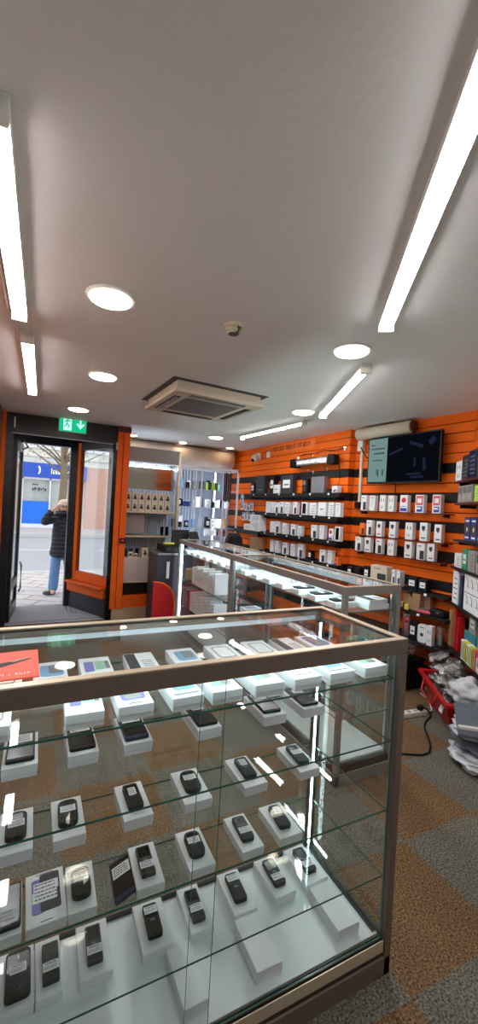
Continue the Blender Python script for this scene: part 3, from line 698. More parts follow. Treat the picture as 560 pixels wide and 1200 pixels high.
def simple_pack(name, W, D, H, body, face, label, cat, loc, rz=0, group=None, nface=2, name2='front_print'):
    """printed carton: body and a printed front made of blocks of colour"""
    b = MB(); b.box((0, 0, H / 2), (W, D, H), body, bevel=min(.003, W * .05), seg=1); o = b.build(name, None, loc, rz); tag(o, label, cat, group)
    b = MB(); r = random.Random(label)
    y = D / 2
    if face == 'plug':
        b.ext(-W * .22, W * .22, y - .0003, y + .0005, H * .62, H * .82, 'ink'); b.ext(-W * .1, W * .1, y - .0003, y + .0006, H * .54, H * .64, 'ink'); b.ext(-W * .3, W * .25, y - .0003, y + .0005, H * .14, H * .2, 'ink')
    elif face == 'corner':
        b.ext(-W * .44, W * .06, y - .0003, y + .0005, H * .05, H * .56, 'ink'); b.ext(-W * .1, W * .3, y - .0003, y + .0005, H * .8, H * .86, 'ink_soft')
    elif face == 'earbud':
        for s in (-1, 1): b.ext(s * W * .2 - W * .05, s * W * .2 + W * .05, y - .0003, y + .0005, H * .6, H * .78, 'ink')
        b.ext(-W * .3, W * .3, y - .0003, y + .0005, H * .3, H * .33, 'sky_print'); b.ext(-W * .15, W * .2, y - .0003, y + .0005, H * .2, H * .24, 'ink_soft')
    elif face == 'cable':
        n = 14; b.tube([(W * .25 * math.sin(4 * PI * q / n) * .8, y + .001, H * (.3 + .45 * q / n)) for q in range(n + 1)], .0015, 'ink_soft', 5); b.ext(-W * .3, W * .3, y - .0003, y + .0005, H * .84, H * .88, 'ink_soft')
    elif face == 'lines':
        for q in range(5): b.ext(-W * .38, W * r.uniform(0, .38), y - .0003, y + .0005, H * (.15 + .15 * q), H * (.19 + .15 * q), 'ink_soft')
    elif face == 'redblue':
        b.prism([(W * .3 * math.cos(a), H * .7 + W * .3 * math.sin(a)) for a in [2 * PI * q / 14 for q in range(14)]], y - .0003, y + .0006, 'red_print', Matrix(((1, 0, 0, 0), (0, 0, 1, 0), (0, 1, 0, 0), (0, 0, 0, 1))))
        b.ext(-W * .4, W * .4, y - .0003, y + .0005, H * .06, H * .24, 'blue_print'); b.ext(-W * .3, W * .3, y - .0003, y + .0005, H * .32, H * .36, 'violet_print')
    elif face == 'redhalf':
        b.ext(-W * .4, W * .4, y - .0003, y + .0005, H * .42, H * .94, 'pink_print'); b.ext(-W * .25, W * .25, y - .0003, y + .0007, H * .55, H * .8, 'white_card'); b.ext(-W * .36, W * .3, y - .0003, y + .0005, H * .06, H * .36, 'blue_print'); b.ext(-W * .2, W * .36, y - .0003, y + .0007, H * .2, H * .3, 'white_card')
    elif face == 'phone':
        b.prism([(p, q + H * .5) for p, q in rrect(W * .62, H * .8, W * .08)], y - .0003, y + .0006, 'black_gloss', Matrix(((1, 0, 0, 0), (0, 0, 1, 0), (0, 1, 0, 0), (0, 0, 0, 1))))
    elif face == 'label':
        b.ext(-W * .3, W * .3, y - .0003, y + .0005, H * .3, H * .75, 'white_card'); b.ext(-W * .2, W * .2, y - .0003, y + .0007, H * .45, H * .52, 'ink')
    elif face == 'cups':
        for q in range(max(1, nface)):
            xx = W * ((q + .5) / max(1, nface) - .5); b.ext(xx - .022, xx + .022, y - .0003, y + .0005, H * .25, H * .5, 'ink'); b.ext(xx - .012, xx + .012, y - .0003, y + .0005, H * .5, H * .75, 'ink')
    elif face == 'stripe':
        b.ext(-W * .45, W * .45, y - .0003, y + .0005, H * .7, H * .95, 'deep_blue'); b.ext(-W * .45, W * .45, y - .0003, y + .0005, H * .05, H * .28, 'deep_blue'); b.sphere((0, y, H * .48), W * .13, 'white_plastic', (1, .1, 1.2))
        for q in (.12, .8): b.ext(-W * .3, W * .3, y - .0003, y + .0008, H * q, H * (q + .07), 'white_card')
    elif face == 'earphones':
        for s in (-1, 0, 1): b.ext(s * W * .28 - W * .07, s * W * .28 + W * .07, y - .0003, y + .0005, H * .55, H * .9, 'ink'); b.tube([(s * W * .28, y + .001, H * .55), (s * W * .3 + W * .04, y + .001, H * .3), (s * W * .28, y + .001, H * .12)], .002, 'white_plastic', 5)
    elif face == 'bars':
        for q in range(nface): b.ext(-W * .46 + W * .92 * q / nface, -W * .46 + W * .92 * (q + .7) / nface, y - .0003, y + .0005, H * .1, H * .9, ['maroon', 'yellow', 'deep_blue', 'cardboard', 'teal', 'red'][(q + int(W * 1e3)) % 6])
    elif face == 'diagram':
        for q in range(3):
            for p in (0, 1):
                xx = W * (-.3 + .3 * q); zz = H * (.18 + .46 * p); b.tube([(xx - .02, y + .0006, zz), (xx - .005, y + .0006, zz + H * .2), (xx + .025, y + .0006, zz + H * .26)], .0022, 'ink', 5); b.ext(xx - .01, xx + .02, y - .0003, y + .0005, zz + .01, zz + .014, 'ink_soft')
        b.box((0, y + .0002, H * .5), (W * .9, .0008, .006), 'ink', Matrix.Rotation(.0, 3, 'Y'))
    else:
        b.ext(-W * .3, W * .3, y - .0003, y + .0005, H * .2, H * .25, 'ink_soft')
    b.build(name2, o)
    return o
simple_pack('carton', .12, .16, .12, 'cardboard', 'lines', 'brown carton on second shelf at far end of far middle counter', 'carton', (1.66, 4.5, .6605), PI / 2)
cols = ['maroon', 'cardboard', 'deep_blue', 'grey_card', 'teal', 'red']
for i in range(6):
    simple_pack('accessory_pack', .03, .12, .2, cols[i], 'lines', f'upright colour pack, {ORD[i]} from far end on low shelf, far middle counter', 'accessory pack', (1.62, 4.58 - i * .045, .3605), PI / 2, 'colour packs in the far counter')
for i in range(14):
    simple_pack('accessory_pack', .034, .14, .2 + .01 * (i % 3), 'white_card', 'lines', f'white upright pack, {ORD[i]} from far end on low shelf, far middle counter', 'accessory pack', (1.63, 4.28 - i * .05, .3605), PI / 2 + random.uniform(-.08, .08), 'white packs in the far counter')
for i in range(12):
    simple_pack('accessory_pack', .034, .14, .18 + .012 * (i % 3), 'white_card', 'cable', f'white upright pack, {ORD[i]} from far end on second shelf, far middle counter', 'accessory pack', (1.63, 4.24 - i * .055, .6605), PI / 2 + random.uniform(-.1, .1), 'white packs in the far counter')
for i, m_ in enumerate(('green', 'teal', 'white_card')):
    simple_pack('accessory_pack', .05, .06, .13, m_, 'lines', f'{["green", "teal", "white"][i]} pack on second shelf at camera end of near middle counter', 'accessory pack', (1.66 + i * .07, 1.84, .6605), PI)

# ------------------------------------------------------------------ orange wall: shelves and stock
def wall_shelf(W, u0, u1, z, depth, thick, m, label, tags=0, glass=False, group=None):
    loc, th = on_wall(W, (u0 + u1) / 2, 0, z); L = u1 - u0
    t = thing('wall_shelf', label, 'shelf', loc, th, group)
    b = MB()
    if glass: b.pane((0, depth / 2, -thick / 2), (L, depth - .002, thick), m, 'maroon')
    else: b.ext(-L / 2, L / 2, .001, depth, -thick, 0, m, .002)
    b.build('board', t)
    for s in (-1, 1):
        b = MB(); b.ext(s * (L / 2 - .05) - .006, s * (L / 2 - .05) + .006, .001, depth * .8, -thick - .025, -thick, 'black_plastic'); b.build('bracket', t)
    for k in range(tags):
        x = -L / 2 + L * (k + .5) / tags; b = MB(); b.ext(x - .014, x + .014, depth, depth + .002, -.026, -.004, 'white_card'); b.build('price_tag', t)
    return t
for i, (z, u0, u1) in enumerate(((1.748, -.0, 2.02), (1.474, .0, 1.62), (1.2, .0, 1.62), (.93, -.02, 1.62))):
    wall_shelf(WC, u0 + .01, u1, z, .12, .05, 'band', f'{ORD[i]} black shelf from top on the rear orange wall', 6, False, 'black shelves on the rear orange wall')
def stock(W, off, z, items, dep, where, group, name='accessory_box', cat='accessory box'):
    n = len(items)
    for i, (u, w, h, body, face, what) in enumerate(items):
        loc, th = on_wall(W, u, off - dep / 2, z + .0005)
        simple_pack(name, w, dep, h, body, face, f'{what}, {ORD[i]} from left {where}', cat, loc, th, group)
wc_ = 'white_card'
def lst(us, ws, hs, faces, body=wc_, what='slim white box'):
    return [(u, w, h, body if not isinstance(body, list) else body[i], faces[i], what if not isinstance(what, list) else what[i]) for i, (u, w, h) in enumerate(zip(us, ws, hs))]
stock(WC, .085, 1.474, lst([1.505, 1.404, 1.285, 1.165, 1.03, .86, .659, .491, .32, .165, .05], [.085, .08, .1, .09, .1, .09, .11, .125, .14, .09, .085], [.16, .157, .15, .163, .159, .16, .161, .157, .165, .165, .162], ['cable', 'lines', 'corner', 'corner', 'lines', 'corner', 'phone', 'lines', 'label', 'lines', 'cable']), .055, 'on second shelf, rear orange wall', 'slim boxes on the rear orange wall')
stock(WC, .085, 1.2, lst([1.376, 1.249, 1.065, .873, .736, .45, .302, .144, .035], [.075, .11, .1, .1, .08, .1, .085, .07, .08], [.156, .165, .149, .144, .13, .16, .165, .137, .168], ['cable', 'corner', 'lines', 'corner', 'lines', 'corner', 'cable', 'redblue', 'phone']), .055, 'on third shelf, rear orange wall', 'slim boxes on the rear orange wall')
stock(WC, .085, .93, lst([1.349, 1.222, 1.04, .859, .697, .499, .271, .138, .03], [.075, .075, .1, .085, .105, .065, .095, .07, .055], [.167, .164, .159, .16, .175, .114, .15, .156, .085], ['cable', 'lines', 'corner', 'lines', 'corner', 'label', 'corner', 'cable', 'redblue'], [wc_, wc_, wc_, wc_, wc_, 'black_plastic', wc_, wc_, 'sign_orange'], ['slim white box'] * 5 + ['small black box'] + ['slim white box'] * 2 + ['small orange box']), .055, 'on lowest shelf, rear orange wall', 'slim boxes on the rear orange wall')
top = [(1.95, .1, .17, 'black_plastic', 'label', 'small black box at far end of top black shelf, rear orange wall'),
       (1.735, .24, .27, 'charcoal', 'x', 'tall charcoal box with white corner stickers, top shelf, rear orange wall'),
       (1.42, .12, .255, 'black_plastic', 'label', 'tall black box behind small white printed box, top shelf, rear wall'),
       (1.065, .27, .245, 'charcoal', 'label', 'large charcoal square box, middle of top shelf, rear orange wall'),
       (.42, .24, .2, 'grey_metal', 'x', 'flat grey square device with pale edge strip on top shelf, rear wall'),
       (.222, .075, .05, 'black_plastic', 'x', 'small low black box right of grey device, top shelf, rear wall'),
       (.115, .09, .079, 'white_card', 'x', 'small white box at the right end of top shelf, rear orange wall')]
for u, w, h, body, face, lab in top:
    loc, th = on_wall(WC, u, .055, 1.7485); simple_pack('device_box', w, .07, h, body, face, lab, 'box', loc, th, 'boxes on the top shelf of the rear wall')
loc, th = on_wall(WC, 1.275, .085, 1.7485); simple_pack('device_box', .14, .05, .12, 'white_card', 'label', 'small white box with square dark print on top shelf, rear wall', 'box', loc, th, 'boxes on the top shelf of the rear wall')
loc, th = on_wall(WC, .666, .06, 1.7485)
t = thing('bluetooth_speaker', 'upright black rounded speaker between charcoal box and grey device, top shelf', 'speaker', loc, th)
b = MB(); b.box((0, 0, .092), (.1, .075, .183), 'black_plastic', bevel=.02, seg=3); b.build('body', t)
b = MB()
for z in (.055, .13): b.cyl((0, .037, z), (0, .04, z), .033, .03, 20, 'charcoal'); b.cyl((0, .04, z), (0, .041, z), .012, .01, 12, 'grey_metal')
b.build('speaker_cone', t)
# left end of the rear wall: hanging packs and cartons
wall_shelf(WC, 1.64, 2.5, 1.19, .14, .05, 'band', 'short black shelf at far left of rear orange wall under white cartons', 0)
for i, (u, z, w, h, body, face, lab) in enumerate(((1.76, 1.1905, .28, .15, 'white_card', 'lines', 'white carton on short black shelf, lower of two'), (1.77, 1.341, .28, .09, 'white_card', 'lines', 'white carton stacked on top of another on short black shelf'), (2.0, 1.1905, .17, .09, 'white_card', 'cable', 'small white carton left of the stacked pair on short black shelf'))):
    loc, th = on_wall(WC, u, .07, z); simple_pack('carton', w, .12, h, body, face, lab, 'carton', loc, th, 'cartons on the short shelf')
for i, (u, z) in enumerate(((1.95, 1.34), (2.05, 1.33), (2.15, 1.34), (2.25, 1.33), (2.0, 1.49), (2.1, 1.48), (2.2, 1.49), (2.3, 1.50), (2.32, 1.62))):
    loc, th = on_wall(WC, u, 0, z); t = thing('blister_pack', f'clear hanging pack, {ORD[i]} of nine hooked at far left of rear wall', 'hanging pack', loc, th, 'hanging packs at the far left of the rear wall')
    b = MB(); b.tube([(0, .001, .13), (0, .075, .128), (0, .08, .136)], .003, 'chrome', 6); b.build('hook', t)
    b = MB(); b.ext(-.038, .038, .05, .053, 0, .125, 'white_card'); b.build('backing_card', t)
    b = MB(); b.box((0, .062, .05), (.06, .018, .075), 'clear_plastic', bevel=.006); b.build('bubble', t)
    b = MB(); b.ext(-.036, .036, .053, .0535, .095, .122, ['violet_print', 'sky_print', 'ink_soft', 'grey_card'][(i + 1) % 4]); b.build('header_print', t)
    b = MB(); b.box((0, .058, .05), (.03, .008, .045), 'ink' if i % 2 else 'grey_card', bevel=.003); b.build('gadget', t)
wall_shelf(WC, 1.64, 1.9, .9, .16, .03, 'band', 'small black ledge holding the brown carton at left of rear wall', 0)
loc, th = on_wall(WC, 1.73, .08, .9005); simple_pack('carton', .2, .14, .2, 'cardboard', 'lines', 'brown carton on small ledge beside the black chair back', 'carton', loc, th)
# banner, camera, lamp, hooks
loc, th = on_wall(WC, 1.14, .004, 2.335)
t = thing('banner', 'long orange lettered banner along top of rear orange wall', 'banner', loc, th)
b = MB(); b.ext(-.53, .53, 0, .004, 0, .115, 'sign_orange'); b.build('board', t)
b = MB(); r = random.Random(11); x = .47
for word in (1, 6, 4, 6, 2, 4, 6):
    for q in range(word):
        k = r.choice(('E', 'H', 'L', 'O', 'T', 'I')); w_ = .021; h_ = .06; z0 = .028
        b.ext(x - .006, x, .004, .006, z0, z0 + h_, 'dark_red_ink')
        if k in 'EOTL': b.ext(x - w_, x, .004, .006, z0 + (h_ - .012 if k in 'ET' else 0), z0 + (h_ if k in 'ET' else .012), 'dark_red_ink')
        if k in 'EH': b.ext(x - w_, x, .004, .006, z0 + .025, z0 + .036, 'dark_red_ink')
        if k in 'HO': b.ext(x - w_, x - w_ + .006, .004, .006, z0, z0 + h_, 'dark_red_ink')
        if k == 'O': b.ext(x - w_, x, .004, .006, z0 + h_ - .012, z0 + h_, 'dark_red_ink')
        x -= .0275
    x -= .02
b.build('lettering', t)
loc, th = on_wall(WC, 1.95, 0, 2.30)
t = thing('security_camera', 'white dome security camera with dark lens high on rear orange wall', 'security camera', loc, th)
b = MB(); b.box((0, .012, .03), (.11, .024, .11), 'white_plastic', bevel=.008); b.build('mount', t)
b = MB(); b.sphere((0, .07, 0), .06, 'white_plastic'); b.build('body', t)
b = MB(); b.sphere((.0, .105, -.03), .03, 'black_gloss'); b.build('lens', t)
loc, th = on_wall(WC, 1.66, 0, 2.33)
t = thing('junction_box', 'small white wall box beside the security camera', 'wall box', loc, th)
b = MB(); b.box((0, .016, 0), (.07, .032, .085), 'white_plastic', bevel=.006); b.build('cover', t)
loc, th = on_wall(WC, .53, .09, 2.135)
t = thing('work_lamp', 'silver tubular lamp with black ends hung on rear orange wall', 'lamp', loc, th)
b = MB(); b.box((0, 0, 0), (.60, .07, .085), 'chrome', bevel=.012); b.ext(-.28, .28, .034, .037, -.02, .02, 'white_card'); b.build('reflector', t)
b = MB()
for k in range(5): b.cyl((-.24 + .12 * k, .034, .0), (-.18 + .12 * k, .036, .03 * (-1) ** k), .008, .008, 8, 'silver')
b.build('clip', t)
for s in (-1, 1):
    b = MB(); b.box((s * .36, 0, 0), (.12, .09, .10), 'black_plastic', bevel=.012)
    for k in range(5): b.box((s * .36 - .045 + .022 * k, 0, 0), (.006, .1, .11), 'black_plastic')
    b.build('end_cap', t)
for k in range(3):
    b = MB(); x = -.26 + .27 * k; b.tube([(x, -.088, .11), (x, -.02, .11), (x, .0, .08), (x, 0, .04)], .004, 'chrome', 6); b.build('hanger', t)
for i, (u, z) in enumerate(((.95, 2.22), (.08, 2.26), (.62, 2.02), (.36, 2.04), (.03, 2.28 - .5))):
    if i == 4: break
    loc, th = on_wall(WC, u, 0, z); b = MB(); b.tube([(0, .001, 0), (0, .07, -.004), (0, .085, .004), (0, .088, .02)], .0035, 'chrome', 6); b.ext(-.012, .012, 0, .003, -.02, .02, 'chrome')
    tag(b.build('wall_hook', None, loc, th), ['chrome hook left of the silver lamp on rear orange wall', 'chrome hook at top right of rear orange wall', 'left chrome hook just below the silver lamp', 'right chrome hook just below the silver lamp'][i], 'hook', 'chrome hooks on the rear wall')
P, th, d, n = frame(WC)
def wpts(L): return [tuple(P + d * u + n * o + Vector((0, 0, z))) for u, o, z in L]
b = MB(); b.tube(wpts([(.16, .09, 2.11), (.1, .06, 2.10), (.1, .03, 1.95), (.12, .03, 1.84), (.11, .08, 1.79), (.09, .13, 1.76)]), .006, 'black_plastic')
tag(b.build('lamp_cable'), 'black cable hanging down from the silver lamp', 'cable')
b = MB(); b.tube(wpts([(.95, .02, 2.24), (.8, .03, 2.26), (.6, .03, 2.25), (.4, .03, 2.27), (.2, .03, 2.25), (.05, .03, 2.26)]), .005, 'black_plastic')
tag(b.build('wire'), 'thin dark wire looped along above the silver lamp', 'cable')

# ------------------------------------------------------------------ recessed orange wall: television and stock
P, th, d, n = frame(WD)
loc, th = on_wall(WD, .625, .13, 1.838)
t = thing('television', 'wall mounted black television with pale panel at screen left', 'television', loc, th)
b = MB(); b.box((0, -.02, .245), (.815, .04, .475), 'black_plastic', bevel=.004); b.build('casing', t)
b = MB(); b.ext(-.395, .395, .0, .0012, .022, .470, 'screen_tv'); b.build('screen', t)
b = MB(); b.ext(.165, .393, .0012, .002, .024, .468, 'screen_panel')
for x0, x1, z0, z1 in ((.20, .33, .31, .325), (.2, .36, .36, .372), (.22, .34, .24, .25), (.2, .22, .09, .15), (.26, .275, .08, .15), (.28, .29, .1, .16), (.31, .36, .40, .41)): b.ext(x0, x1, .002, .0024, z0, z1, 'ink')
b.build('menu_panel', t)
for cx, cz, sx, sz, a in ((.06, .32, .16, .022, .3), (-.16, .37, .15, .03, -.35), (-.32, .39, .07, .05, .8), (-.15, .2, .022, .08, .05), (-.25, .18, .028, .12, .1), (-.14, .09, .15, .02, .02), (-.18, .06, .13, .02, .02)): b = MB(); b.box((cx, .0016, cz), (sx, .0012, sz), 'screen_dim', Matrix.Rotation(a, 3, 'Y')); b.build('screen_icon', t)
b = MB(); b.ext(-.2, .2, -.128, -.04, .15, .35, 'black_plastic'); b.build('wall_bracket', t)
loc, th = on_wall(WD, .865, .11, 2.388)
t = thing('rolled_screen', 'cream rolled tube mounted above the television', 'rolled screen', loc, th)
b = MB(); b.cyl((-.33, 0, -.0), (.33, 0, 0), .062, .062, 24, 'cream'); b.build('roll', t)
b = MB(); b.cyl((-.345, 0, 0), (-.33, 0, 0), .064, .064, 24, 'cardboard'); b.tube([(-.3455, .01 * k * math.cos(k), .01 * k * math.sin(k)) for k in range(1, 6)], .002, 'maroon', 5); b.build('end_cap', t)
for s in (-.2, .2): b = MB(); b.ext(s - .012, s + .012, -.109, -.03, -.01, .075, 'cream'); b.build('bracket', t)
loc, th = on_wall(WD, 1.215, .012, 1.62)
t = thing('conduit', 'pale vertical cable conduit with socket left of the television', 'conduit', loc, th)
b = MB(); b.ext(-.016, .016, -.011, .012, 0, .78, 'cream', .003); b.build('trunking', t)
b = MB(); b.box((0, .02, .66), (.07, .05, .12), 'white_plastic', bevel=.006); b.build('switch_box', t)
b = MB(); b.box((.0, .02, -.0), (.06, .06, .07), 'black_plastic', bevel=.01); b.build('plug', t)
b = MB(); b.tube([tuple(P + d * u + n * o + Vector((0, 0, z))) for u, o, z in ((1.2, .06, 2.26), (1.12, .05, 2.14), (1.02, .06, 2.1), (.95, .06, 2.09))], .006, 'black_plastic')
b.tube([tuple(P + d * u + n * o + Vector((0, 0, z))) for u, o, z in ((.72, .06, 1.86), (.73, .05, 1.78), (.76, .02, 1.73))], .005, 'black_plastic')
tag(b.build('television_cable'), 'black cable between conduit socket and television', 'cable')
dl = ['first', 'second', 'third']
for i, (z, u0, u1) in enumerate(((1.560, .13, 1.16), (1.298, .13, 1.16), (1.122, .13, 1.18))):
    wall_shelf(WD, u0, u1, z, .115, .008, 'acrylic', f'{dl[i]} thin clear shelf below the television', 0, True, 'clear shelves below the television')
stock(WD, .108, 1.560, lst([1.076, .963, .834, .731, .584, .415, .245], [.074, .07, .07, .068, .085, .088, .082], [.165, .162, .166, .163, .167, .169, .17], ['corner', 'cable', 'earbud', 'earbud', 'redblue', 'redhalf', 'redhalf'], wc_, ['white accessory box'] * 4 + ['red and blue printed box'] * 3), .055, 'on upper clear shelf below television', 'boxes below the television')
stock(WD, .108, 1.298, lst([1.078, .985, .858, .698, .511, .359, .217], [.062, .072, .07, .075, .08, .076, .07], [.128, .162, .158, .162, .164, .172, .163], ['corner', 'corner', 'plug', 'plug', 'earbud', 'plug', 'plug'], ['sign_orange'] + [wc_] * 6, ['small orange box'] + ['white accessory box'] * 6), .055, 'on middle clear shelf below television', 'boxes below the television')
stock(WD, .108, 1.122, lst([1.121, .994, .851, .706, .509, .378, .275], [.08, .08, .078, .076, .08, .083, .07], [.15, .153, .155, .158, .157, .155, .16], ['corner', 'plug', 'corner', 'earbud', 'plug', 'corner', 'plug']), .055, 'on lower clear shelf below television', 'boxes below the television')
wall_shelf(WD, .06, 1.32, .835, .16, .02, 'band', 'black shelf under the clear shelves, holding the cream box', 3)
for u, w, h, dp, body, face, lab in ((1.2, .07, .1, .06, 'black_plastic', 'label', 'small black box at left end of shelf holding the cream box'), (1.1, .08, .105, .06, 'black_plastic', 'x', 'second small black box from left on shelf holding cream box'), (.97, .075, .14, .06, 'black_plastic', 'label', 'black box with white sticker just left of the large cream box'),
        (.80, .2, .17, .1, 'cream', 'corner', 'large cream carton on the shelf under the clear shelves'), (.632, .036, .155, .08, 'white_card', 'corner', 'narrow white box right of cream carton, left of its twin'), (.575, .036, .15, .08, 'white_card', 'corner', 'narrow white box right of cream carton, right of its twin'),
        (.43, .1, .12, .07, 'black_plastic', 'label', 'black box with large white label, right part of cream box shelf'), (.32, .09, .115, .07, 'black_plastic', 'label', 'black box with small white label, far right of cream box shelf')):
    loc, th = on_wall(WD, u, .10, .8355); simple_pack('accessory_box', w, dp, h, body, face, lab, 'accessory box', loc, th, 'boxes on the shelf with the cream carton')
wall_shelf(WD, .02, 1.1, .655, .22, .02, 'band', 'black shelf piled with small brown cartons', 2)
for i, (u, z, w, h, off) in enumerate(((.50, .6555, .085, .13, .1), (.43, .6555, .08, .06, .16), (.42, .7165, .075, .055, .14), (.36, .6555, .09, .10, .17), (.30, .6555, .08, .14, .1), (.53, .6555, .07, .05, .17), (.36, .7565, .085, .06, .16))):
    loc, th = on_wall(WD, u, off - .04, z); simple_pack('carton', w, .07, h, 'cardboard', 'lines', f'small brown carton, {ORD[i]} of a loose pile on low black shelf', 'carton', loc, th + .06 * (i % 3 - 1), 'small brown cartons')
loc, th = on_wall(WD, .42, .207, .6555); simple_pack('price_card', .04, .012, .05, 'yellow', 'lines', 'small yellowish price card before the brown cartons', 'card', loc, th)
loc, th = on_wall(WD, .265, .15, .6555); b = MB(); b.box((0, 0, .014), (.12, .08, .028), 'pink_print', bevel=.01); b.box((.01, 0, .036), (.09, .06, .016), 'clear_plastic', bevel=.006); tag(b.build('pouch', None, loc, th + .2), 'flat pink pouch right of brown cartons on low black shelf', 'pouch')
loc, th = on_wall(WD, .14, .13, .6555); t = thing('glasses_case', 'black hard case lying at right end of the brown carton shelf', 'case', loc, th - .15)
b = MB(); b.box((0, 0, .028), (.15, .11, .056), 'black_plastic', bevel=.02, seg=3); b.build('shell', t)
b = MB(); b.box((-.02, .05, .035), (.03, .012, .012), 'chrome', bevel=.003); b.build('clasp', t)
wall_shelf(WD, -.02, 1.2, .40, .25, .03, 'band', 'lowest black shelf below the brown cartons', 0)
for u, w, h, dp, off, body, face, lab in ((.55, .05, .14, .05, .2, 'white_card', 'corner', 'slim white box at left end of lowest black shelf'), (.335, .075, .17, .05, .2, 'black_plastic', 'label', 'black pack with white square label on lowest black shelf'), (.165, .05, .172, .05, .21, 'white_card', 'earbud', 'slim pale pink and white box, right part of lowest shelf')):
    loc, th = on_wall(WD, u, off, .4005); simple_pack('accessory_box', w, dp, h, body, face, lab, 'accessory box', loc, th, 'packs on the lowest black shelf')
loc, th = on_wall(WD, .42, .18, .4005)
t = thing('gadget_figure', 'red topped clear toy like gadget pack on lowest black shelf', 'gadget', loc, th)
b = MB(); b.box((0, 0, .11), (.08, .05, .22), 'clear_plastic', bevel=.012); b.build('bubble', t)
b = MB(); b.sphere((0, 0, .16), .03, 'red_print'); b.cyl((0, 0, .03), (0, 0, .13), .022, .016, 12, 'ink'); b.sphere((0, .0, .1), .024, 'pink_print', (1, .8, 1)); b.build('toy', t)
loc, th = on_wall(WD, .25, .19, .4005)
t = thing('rounded_pack', 'white rounded pack with green top print on lowest black shelf', 'accessory pack', loc, th)
b = MB(); b.prism([(p, q + .08) for p, q in rrect(.085, .16, .022)], -.02, .02, 'white_card', Matrix(((1, 0, 0, 0), (0, 0, 1, 0), (0, 1, 0, 0), (0, 0, 0, 1)))); b.build('body', t)
b = MB(); b.ext(-.02, .02, .02, .021, .13, .138, 'green'); b.sphere((0, .021, .07), .016, 'ink', (1, .1, 1)); b.build('front_print', t)
loc, th = on_wall(WD, .1, .17, .4005); b = MB(); b.box((0, 0, .09), (.06, .05, .18), 'clear_plastic', bevel=.02, seg=3); b.box((0, 0, .06), (.03, .02, .09), 'grey_card', bevel=.006); tag(b.build('clear_pack', None, loc, th), 'clear plastic pack at right end of lowest black shelf', 'accessory pack')

# ------------------------------------------------------------------ near corner wall stock
for i, (z, u0, u1) in enumerate(((1.843, -1.1, -.04), (1.655, -1.1, -.08), (1.348, -1.2, -.1), (1.118, -1.2, -.06), (.815, -1.2, -.1), (.44, -1.2, -.02))):
    wall_shelf(WE, u0, u1, z, .155, .018, 'band' if i > 1 else 'maroon', f'{ORD[i]} shelf from top on the near corner wall, right edge', 0, False, 'shelves on the near corner wall')
def near(u, z, w, h, body, face, lab, off=.085, dp=.11, cat='accessory pack', nf=2):
    loc, th = on_wall(WE, u, off, z + .0006); return simple_pack('accessory_pack', w, dp, h, body, face, lab, cat, loc, th, 'packs on the near corner wall', nf)
near(-.09, 1.843, .13, .17, 'white_card', 'earbud', 'white box with blue picture at far end of uppermost near corner shelf')
near(-.235, 1.843, .13, .2, 'charcoal', 'lines', 'dark glossy pack second along the uppermost near corner shelf')
near(-.385, 1.843, .14, .22, 'navy', 'lines', 'dark bluish pack third along the uppermost near corner shelf')
near(-.55, 1.843, .15, .23, 'charcoal', 'lines', 'dark pack at photo edge on uppermost near corner shelf')
for i in range(3): near(-.16 - .105 * i, 1.655, .1, .14, 'grey_card', 'earphones', f'clear earphone pack, {ORD[i]} from left on second near corner shelf')
near(-.52, 1.655, .11, .125, 'lime', 'lines', 'pale green pack at photo edge on second near corner shelf')
for i in range(3): near(-.36 - .13 * i, 1.348, .12, .19, 'charcoal', 'stripe', f'blue and black printed box, {ORD[i]} from left on third near corner shelf')
near(-.19, 1.118, .15, .115, 'white_card', 'lines', 'low white box left of the green box on fourth near corner shelf')
near(-.345, 1.118, .1, .165, 'green', 'label', 'green box on the fourth near corner shelf')
near(-.48, 1.118, .14, .165, 'grey_card', 'lines', 'grey clear pack right of green box on fourth near corner shelf')
near(-.64, 1.118, .14, .16, 'grey_card', 'earphones', 'grey pack at photo edge on fourth near corner shelf')
near(-.17, .815, .12, .27, 'white_card', 'lines', 'tall thin white pack at far end of fifth near corner shelf')
near(-.30, .815, .06, .25, 'navy', 'lines', 'narrow navy pack between the tall white pack and the diagram box')
near(-.53, .815, .32, .28, 'white_card', 'diagram', 'large white box printed with line diagrams, fifth near corner shelf')
near(-.10, .44, .06, .3, 'cardboard', 'lines', 'tall brown pack left of red packs on bottom near corner shelf')
near(-.17, .44, .04, .36, 'red', 'lines', 'tall red pack at left on bottom near corner shelf', .1, .05)
near(-.235, .44, .03, .27, 'red', 'x', 'shorter red pack right of the tall red pack, bottom near corner shelf', .10, .05)
near(-.42, .44, .21, .20, 'teal', 'lines', 'teal box on bottom near corner shelf', .06, .08)
near(-.45, .6415, .13, .15, 'grey_card', 'label', 'grey pack with dark label standing on the teal box', .06, .07)
near(-.60, .6415 - .2, .13, .32, 'grey_card', 'label', 'grey pack with dark label right of the teal box', .05, .07)
for i in range(5): near(-.44 - .06 * i, .44, .048, .15, ['white_card', 'yellow', 'white_card', 'lime', 'pink_print'][i], 'bars', f'upright pack with bright top, {ORD[i]} from left on bottom near corner shelf', .135, .04, 'accessory pack', 3)
loc, th = on_wall(WE, -.74, .12, .47)
t = thing('tape_roll', 'white roll with blue core at photo edge on bottom near corner shelf', 'roll', loc, th)
b = MB(); n_ = 28
